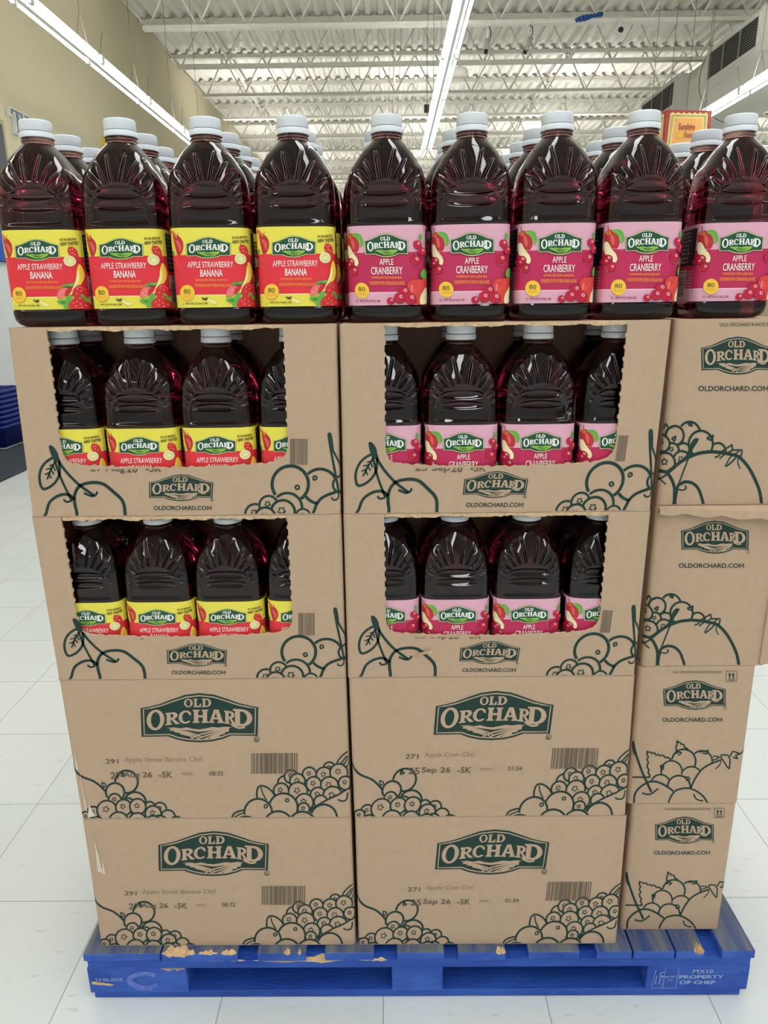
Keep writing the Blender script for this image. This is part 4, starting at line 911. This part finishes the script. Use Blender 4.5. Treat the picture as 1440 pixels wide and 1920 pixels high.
for a, b in zip(P, P[1:] + P[:1]): m.face([(0, *a), (0, *b), (.05, *b), (.05, *a)], 0, True)
o = m.build('wall_plaque', [mat('yellow_plaque', (238, 206, 60), .5, .4, .05, 10)], loc=(XL, 9.93, 3.42)); tag(o, 'small yellow disc on the wall behind the second bottle', 'plaque')
m = MB(); m.box(-3.85, -2.83, 3.2, 6.6, .0005, .010); tag(bevel(m.build('floor_mat', [MATM]), .003), 'charcoal floor mat along the left wall', 'mat')
# stack of hand baskets on a wire stand
def basket():
    r_ = empty('shopping_basket'); m = MB(); a0, b0, a1, b1, h = .155, .20, .19, .235, .20
    def ring(a, b, z, r=.035, n=5):
        o = []
        for cx, cy, t0 in ((a - r, b - r, 0), (-a + r, b - r, 90), (-a + r, -b + r, 180), (a - r, -b + r, 270)):
            for k in range(n + 1): t = math.radians(t0 + 90 * k / n); o.append((cx + r * math.cos(t), cy + r * math.sin(t), z))
        return o
    L = [ring(a0, b0, .0), ring(a1 * .97, b1 * .97, h - .03), ring(a1, b1, h - .028), ring(a1 + .008, b1 + .008, h), ring(a1 - .006, b1 - .006, h), ring(a0 - .005, b0 - .005, .005)]
    for p, q in zip(L, L[1:]):
        for k in range(len(p)): k2 = (k + 1) % len(p); m.face([p[k], p[k2], q[k2], q[k]], 0, True)
    m.face(L[0][::-1]); m.face(L[-1]); weld(m.build('basket_shell', [BASK], r_))
    for s in (-1, 1):
        t = MB(); t.path([(s * .16, -.17, h - .004), (s * .10, -.17, h + .004), (s * .10, .17, h + .004), (s * .16, .17, h - .004)], .006, 8); t.build('handle', [BASK], r_)
    return r_
pb = None
for k in range(8):
    if pb is None: pb = basket(); o = pb
    else: o = copy_tree(pb)
    o.location = (-3.632 + .002 * (k % 2), 5.62, .012 + .046 * k); tag(o, 'navy hand basket, %s from the floor in the nested stack by the left wall' % ('lowest' if k == 0 else ORD[k]), 'basket', 'nested hand baskets at the left wall')
st = MB(); st.path([(-3.78, 5.33, .011), (-3.78, 5.33, .78), (-3.58, 5.33, .78)], .006, 8); st.path([(-3.62, 5.33, .78), (-3.62, 5.33, .70), (-3.65, 5.33, .68)], .005, 8); st.path([(-3.78, 5.33, .02), (-3.42, 5.33, .02), (-3.42, 5.9, .02), (-3.78, 5.9, .02)], .005, 8); tag(st.build('basket_stand', [METAL]), 'thin wire stand around the stack of navy baskets', 'rack')

# ------------------------------------------------------------------ pallet
pal = empty('wooden_pallet', (.115, .5, 0)); tag(pal, 'battered blue wooden pallet with stencilled lettering under the cartons', 'pallet')
PX0, PX1, PY0, PY1 = -.496, .724, -.017, 1.0
def wood(name, x0, x1, y0, y1, z0, z1, mats, chips=(), seed=0):
    """plank; chips = (x0, x1, depth) splinters bitten out of the front top edge"""
    m = MB(); xs = sorted({x0, x1} | {ch[0] + (ch[1] - ch[0]) * k / 12 for ch in chips for k in range(13)})
    r_ = random.Random(seed)
    dep = {x: 0 for x in xs}
    for a, b, d_ in chips:
        for x in xs:
            if a < x < b: dep[x] = d_ * r_.uniform(.35, 1.1) * min(1, 4 * (x - a) / (b - a), 5 * (b - x) / (b - a))
    for a, b in zip(xs, xs[1:]):
        da, db = dep[a], dep[b]; e = 1 if (da or db) else 0
        m.face([(a, y0 + da, z1), (b, y0 + db, z1), (b, y1, z1), (a, y1, z1)], 2 if len(mats) > 2 else 0)
        m.face([(a, y0, z0), (b, y0, z0), (b, y0, z1 - db * .45), (a, y0, z1 - da * .45)], 0)
        if e: m.face([(a, y0, z1 - da * .45), (b, y0, z1 - db * .45), (b, y0 + db, z1), (a, y0 + da, z1)], 1)
    m.face([(x0, y1, z0), (x0, y1, z1), (x1, y1, z1), (x1, y1, z0)]); m.face([(x0, y0, z0), (x0, y1, z0), (x1, y1, z0), (x1, y0, z0)]); m.face([(x0, y0, z0), (x0, y0, z1), (x0, y1, z1), (x0, y1, z0)]); m.face([(x1, y0, z0), (x1, y1, z0), (x1, y1, z1), (x1, y0, z1)])
    o = m.build(name, mats, pal); o.location = (-.115, -.5, 0); weld(o); bevel(o, .0022, 2)
    return o
BM = [BLUE, RAWW, BLUEW]
for i, (a, b, ch) in enumerate(((-.498, -.357, ()), (-.354, -.215, ((-.354, -.292, .022), (-.288, -.25, .008), (-.245, -.2155, .014))), (-.178, -.090, ((-.13, -.118, .012), (-.105, -.098, .01))), (-.056, .034, ()), (.076, .162, ()), (.187, .274, ((.255, .274, .012),)), (.315, .408, ()), (.439, .503, ()), (.506, .580, ()), (.583, .634, ((.615, .634, .02),)), (.666, .726, ()))):
    wood('deck_board', a, b, PY0, PY1, .0915, .109, BM, ch, i)
for y in (PY0 + .001, .45, PY1 - .1):
    f = y < 0
    wood('stringer_board', PX0 + .004, PX1 - .004, y, y + .098, .0745, .0912, [BLUEX, RAWW], ((-.29, -.20, .004), (-.19, -.02, .014), (.005, .06, .006)) if f else (), 5)
bl_ = []
for y in (PY0 + .0015, .45, PY1 - .1):
    for x0, x1 in ((PX0 + .001, -.312), (.066, .160), (.535, PX1 - .002)):
        o = wood('block', x0, x1, y, y + .098, .0165, .0742, [BLUE, RAWW], ((-.362, -.3125, .018),) if (y < 0 and x0 < -.3) else (), 3); bl_.append(o)
for y in (PY0 + .004, .45, PY1 - .1): wood('bottom_board', PX0 + .006, PX1 - .012, y, y + .098, 0.0004, .0162, [BLUEX, RAWW])
for x0, x1 in ((PX0 + .003, PX0 + .10), (PX1 - .115, PX1 - .016)): wood('bottom_board', x0 + .004, x1, PY0 + .1025, PY1 - .1045, 0.0004, .0162, [BLUE, RAWW])
# stencils and scrapes on the front blocks
def on_front(art, o, y):
    mats = list(o.data.materials); m = MB(); n = len(mats)
    emit(art, m, mats, lambda u, v, off: (u, y - off, v), .0004, .0001, [])
    b = bmesh.new(); b.from_mesh(o.data)
    for k in mats[n:]: o.data.materials.append(k)
    for f, mi in zip(m.f, m.m): nf = b.faces.new([b.verts.new(m.v[i]) for i in f]); nf.material_index = mi
    b.to_mesh(o.data); b.free()
I2 = lambda x, y: (x, y)
A = Art(I2)
A.text('MX10', .618, .655, .0655, .0565, STENC, .02); A.text('PROPERTY', .594, .676, .0525, .0440, STENC, .03); A.text('OF CHEP', .596, .662, .0395, .0310, STENC, .03)
A.ribbon([(.700, .058), (.701, .060)], .001, STENC)
A.ribbon([(.515 + .035, .066), (.545, .022), (.590, .022), (.592, .066)], .0010, STENC); A.ribbon([(.567, .067), (.566, .022)], .0010, STENC); A.text('MX-2671', .568, .589, .0515, .0475, STENC, .01); A.text('HT', .574, .583, .0430, .0395, STENC, .02)
A.ribbon([(.5525, .052), (.551, .033), (.5585, .033), (.559, .060)], .0014, STENC)
for k in range(4): A.text('PICO'[k], .561, .5645, .062 - .009 * k, .0575 - .009 * k, STENC, .01)
on_front(A, bl_[2], PY0 + .0015)
A = Art(I2); A.text('23.06.2035', -.483, -.432, .0515, .0440, STENC, .01)
sw = catmull([(-.37, .058), (-.39, .062), (-.412, .056), (-.420, .046), (-.412, .036), (-.396, .028), (-.38, .027)]); A.ribbon(sw, .010, STENC2); A.ribbon(catmull([(-.422, .04), (-.40, .025), (-.368, .036)]), .007, STENC2)
A.poly([(-.490, .044), (-.468, .041), (-.447, .036), (-.455, .033), (-.489, .037)], RAWW)
on_front(A, bl_[0], PY0 + .0015)
r_ = random.Random(5); A = Art(I2); A.up()
fb = [o for o in pal.children if o.name.startswith('bottom_board')][0]
for k in range(26):
    x, z, s_ = r_.uniform(.36, .53), r_.uniform(.003, .015), r_.uniform(.0004, .0014); A.raw([(x, z), (x + s_ * 2, z), (x + s_, z + s_)], STENC)
on_front(A, fb, PY0 + .004)

# ------------------------------------------------------------------ cartons
D = .194; g = 'brown juice cartons stacked on the pallet'
H4, H3, H2, H1 = TOPZ[4] - TOPZ[3], TOPZ[3] - TOPZ[2] - .0003, TOPZ[2] - TOPZ[1] - .0003, TOPZ[1] - TOPZ[0] - .0003
def cz(l): return TOPZ[l - 1] + .0003, TOPZ[l]
def win_carton(lab, l, xl, xr, win, date, seed, bits, over=0.0):
    z0, z1 = cz(l); W = ((xl[1] - xl[0]) + (xr[1] - xr[0])) / 2; z1 -= .0003
    return carton(lab, xl, xr, z0, z1, 0, D, art_window(W, z1 - z0, *win, date, bits), win, g, over=over, seed=seed)
def clo_carton(lab, l, xl, xr, code, flav, date, time, batch, seed, spots=None):
    z0, z1 = cz(l); W = ((xl[1] - xl[0]) + (xr[1] - xr[0])) / 2; z1 -= .0003
    return carton(lab, xl, xr, z0, z1, 0, D, art_closed(W, z1 - z0, code, flav, date, time, batch), None, g, seed=seed, spots=spots)
win_carton('top left carton with torn-out window showing yellow and red labels', 4, (-.474, -.0035), (-.467, -.0015), (.056, .393, .0745), '27 Aug', 1, .0085)
win_carton('top middle carton with torn-out window showing pink labels', 4, (.0005, .465), (.0025, .4695), (.0635, .404, .071), '25 Sep', 2, .0095)
win_carton('left windowed carton with yellow and red labels, directly below the top one', 3, (-.473, -.003), (-.4755, -.003), (.046, .390, .0745), '27 Aug', 3, .003)
win_carton('middle windowed carton with pink labels, directly below the top one', 3, (.0, .4655), (.0, .4665), (.062, .402, .0725), '25 Sep', 4, .0065)
clo_carton('closed left carton with large green plaque, resting on the lowest left carton', 2, (-.470, -.0015), (-.4725, -.003), '291', ('Apple Straw Banana Cktl', 705), ('27', 'Aug'), '08:32', '00580', 5, spots=[[(.006, .10), (.008, .14), (.0095, .10)], [(.010, .02), (.0115, .10), (.013, .015)], [(.012, .004), (.018, .03), (.026, .006)]])
clo_carton('closed left carton with large green plaque, lowest of the left stack', 1, (-.4715, .0), (-.470, -.0015), '291', ('Apple Straw Banana Cktl', 705), ('27', 'Aug'), '08:32', '00600', 6, spots=[[(.0155, .17), (.018, .235), (.022, .20), (.024, .165)], [(.024, .162), (.027, .20), (.029, .163)]])
clo_carton('closed middle carton with large green plaque, resting on the lowest middle carton', 2, (.004, .4735), (.0015, .4665), '271', ('Apple Cran Cktl', 570), ('25', 'Sep'), '01:34', '00922', 7)
clo_carton('closed middle carton with large green plaque, lowest of the middle stack', 1, (.0055, .480), (.005, .4765), '271', ('Apple Cran Cktl', 570), ('25', 'Sep'), '01:34', '00902', 8)
def end_carton(lab, l, xl, xr, kind, seed, over=0.0):
    z0, z1 = cz(l); z1 -= .0003; W = ((xl[1] - xl[0]) + (xr[1] - xr[0])) / 2
    a = art_end_cherry(W, z1 - z0) if kind == 'c' else art_end_leaf(W, z1 - z0)
    if kind == 'c':
        A2 = Art(lambda x, y: (x, y)); Hh = z1 - z0; A2.text('OLD ORCHARD 8-64OZ JUICE BOTTLES', .064, .172, Hh - .006, Hh - .0125, GREY, .012); arrows(A2, .178, .19, -(Hh - .006), -(Hh - .02)) if False else None
        if l == 4:
            k0 = a.lay
            for mi, ly, p in A2.p: a.p.append((a.mi(GREY), k0 + 1, p))
    return carton(lab, xl, xr, z0, z1, .030, .46, a, None, g, seed=seed)
end_carton('right hand carton seen end-on with cherry drawing, topmost of its stack', 4, (.4855, .681), (.485, .681), 'c', 9)
c3 = end_carton('right hand carton seen end-on with cherry drawing and loose right edge', 3, (.486, .6905), (.485, .6905), 'c', 10)
end_carton('right hand carton seen end-on with jagged leaf drawing, upper of the two', 2, (.485, .680), (.482, .6765), 'l', 11)
end_carton('right hand carton seen end-on with jagged leaf drawing, lowest of its stack', 1, (.496, .6795), (.494, .6785), 'l', 12)
f = MB(); f.box(.0905, .1045, -.0035, .0, .004, .273); fo = f.build('side_flap', [CARD], c3); fo.location = (0, -.0004, 0); bevel(fo, .001)
f = MB(); random.seed(11); n = 26
for k in range(n):                                                              # crumpled lip of the top flap
    a, b = -.102 + .204 * k / n, -.102 + .204 * (k + 1) / n; fy = lambda i: -.012 - .007 * (i / n) + .0016 * math.sin(i * 1.7); fz = lambda i: .2665 - .013 * (i / n) ** 1.3 - .0022 * math.sin(i * .9); zt = lambda i: .2755 - .006 * (i / n)
    f.face([(a, fy(k), fz(k)), (b, fy(k + 1), fz(k + 1)), (b, fy(k + 1) + .001, zt(k + 1)), (a, fy(k) + .001, zt(k))], 0, True); f.face([(a, fy(k) + .001, zt(k)), (b, fy(k + 1) + .001, zt(k + 1)), (b, -.0022, .2768), (a, -.0022, .2768)], 0, True); f.face([(b, fy(k + 1), fz(k + 1)), (a, fy(k), fz(k)), (a, -.0022, fz(k) + .004), (b, -.0022, fz(k + 1) + .004)], 1, True)
f.build('crumpled_flap', [CARD, CARDIN], c3)
for l in (1, 2, 3, 4):
    for x0, x1, n in ((-.471, -.002, 'left'), (.001, .470, 'middle')):
        z0, z1 = cz(l); carton('plain back of the %s stack, %s carton from the pallet, behind the front row' % (n, ORD[l - 1]), (x0, x1), (x0, x1), z0, z1 - .0003, D + .003, D, None, None, g, seed=20 + l)
# loose scrap of card stuck on the cherries of the lower middle window
f = MB(); f.face([(0, 0, 0), (.020, -.001, .008), (.030, -.004, .017), (.012, -.003, .012)], 0); f.face([(0, 0, 0), (.012, -.003, .012), (.030, -.004, .017), (.020, -.001, .008)][::-1], 0); f.face([(.030, -.004, .017), (.020, -.001, .008), (.034, -.006, .012)], 0)
tag(f.build('card_scrap', [CARDIN], loc=(.106, -.0012, .6937)), 'small torn scrap of card stuck over the cherries of the lower pink window carton', 'scrap')

# ------------------------------------------------------------------ bottles
gt = 'juice bottles standing on top of the cartons'; gc = 'juice bottles inside the windowed cartons'
FX = [-.413, -.2965, -.1785, -.058, .072, .1895, .307, .4255, .570]; FR = [.02, .03, .10, .05, -.10, -.08, 0, .02, -.06]
RX = {1: [-.412, -.296, -.172, -.056, .060, .177, .299, .418, .562], 2: [-.411, -.298, -.171, -.054, .064, .176, .294, .418, .561], 3: [-.411, -.295, -.172, -.055, .062, .178, .296, .416, .561]}
nmk = {'s': 'apple strawberry banana', 'c': 'apple cranberry'}
ZT = TOPZ[4] + .0004
for i, x in enumerate(FX):
    k = 's' if i < 4 else 'c'; j = i if i < 4 else i - 4
    lab = '%s juice bottle, %s from left of the front %s labels on top' % (nmk[k], ORD[j], 'yellow' if k == 's' else 'pink')
    bottle(k, x, .0575 if i < 8 else .083, ZT, FR[i], lab, gt)
for r_, ys in ((1, .1515), (2, .2445), (3, .3375)):
    for i, x in enumerate(RX[r_]):
        k = 's' if i < 4 else 'c'; j = i if i < 4 else i - 4
        bottle(k, x, ys + (.025 if i == 8 else 0), ZT, random.uniform(-.02, .02), '%s juice bottle on top, row %s behind the %s front bottle from left' % (nmk[k], ['two', 'three', 'four'][r_ - 1], ORD[i]), gt)
CX = {('s', 4): [-.4125, -.2985, -.1845, -.0685], ('c', 4): [.064, .179, .2935, .4095], ('s', 3): [-.4125, -.300, -.1875, -.0725], ('c', 3): [.062, .1745, .289, .4055]}
for (k, l), xs in CX.items():
    wn = {('s', 4): 'top left', ('c', 4): 'top middle', ('s', 3): 'lower left', ('c', 3): 'lower middle'}[(k, l)]
    for i, x in enumerate(xs):
        dn = (k, l, i) == ('c', 4, 2)
        bottle(k, x, .0525, TOPZ[l - 1] + .0036, 0, '%s%s juice bottle, %s from the left inside the %s windowed carton' % ('dented ' if dn else '', nmk[k], ORD[i], wn), gc, dent=dn)
        bottle(k, x, .1435, TOPZ[l - 1] + .0036, 0, '%s juice bottle behind the %s front bottle of the %s windowed carton' % (nmk[k], ORD[i], wn), gc)
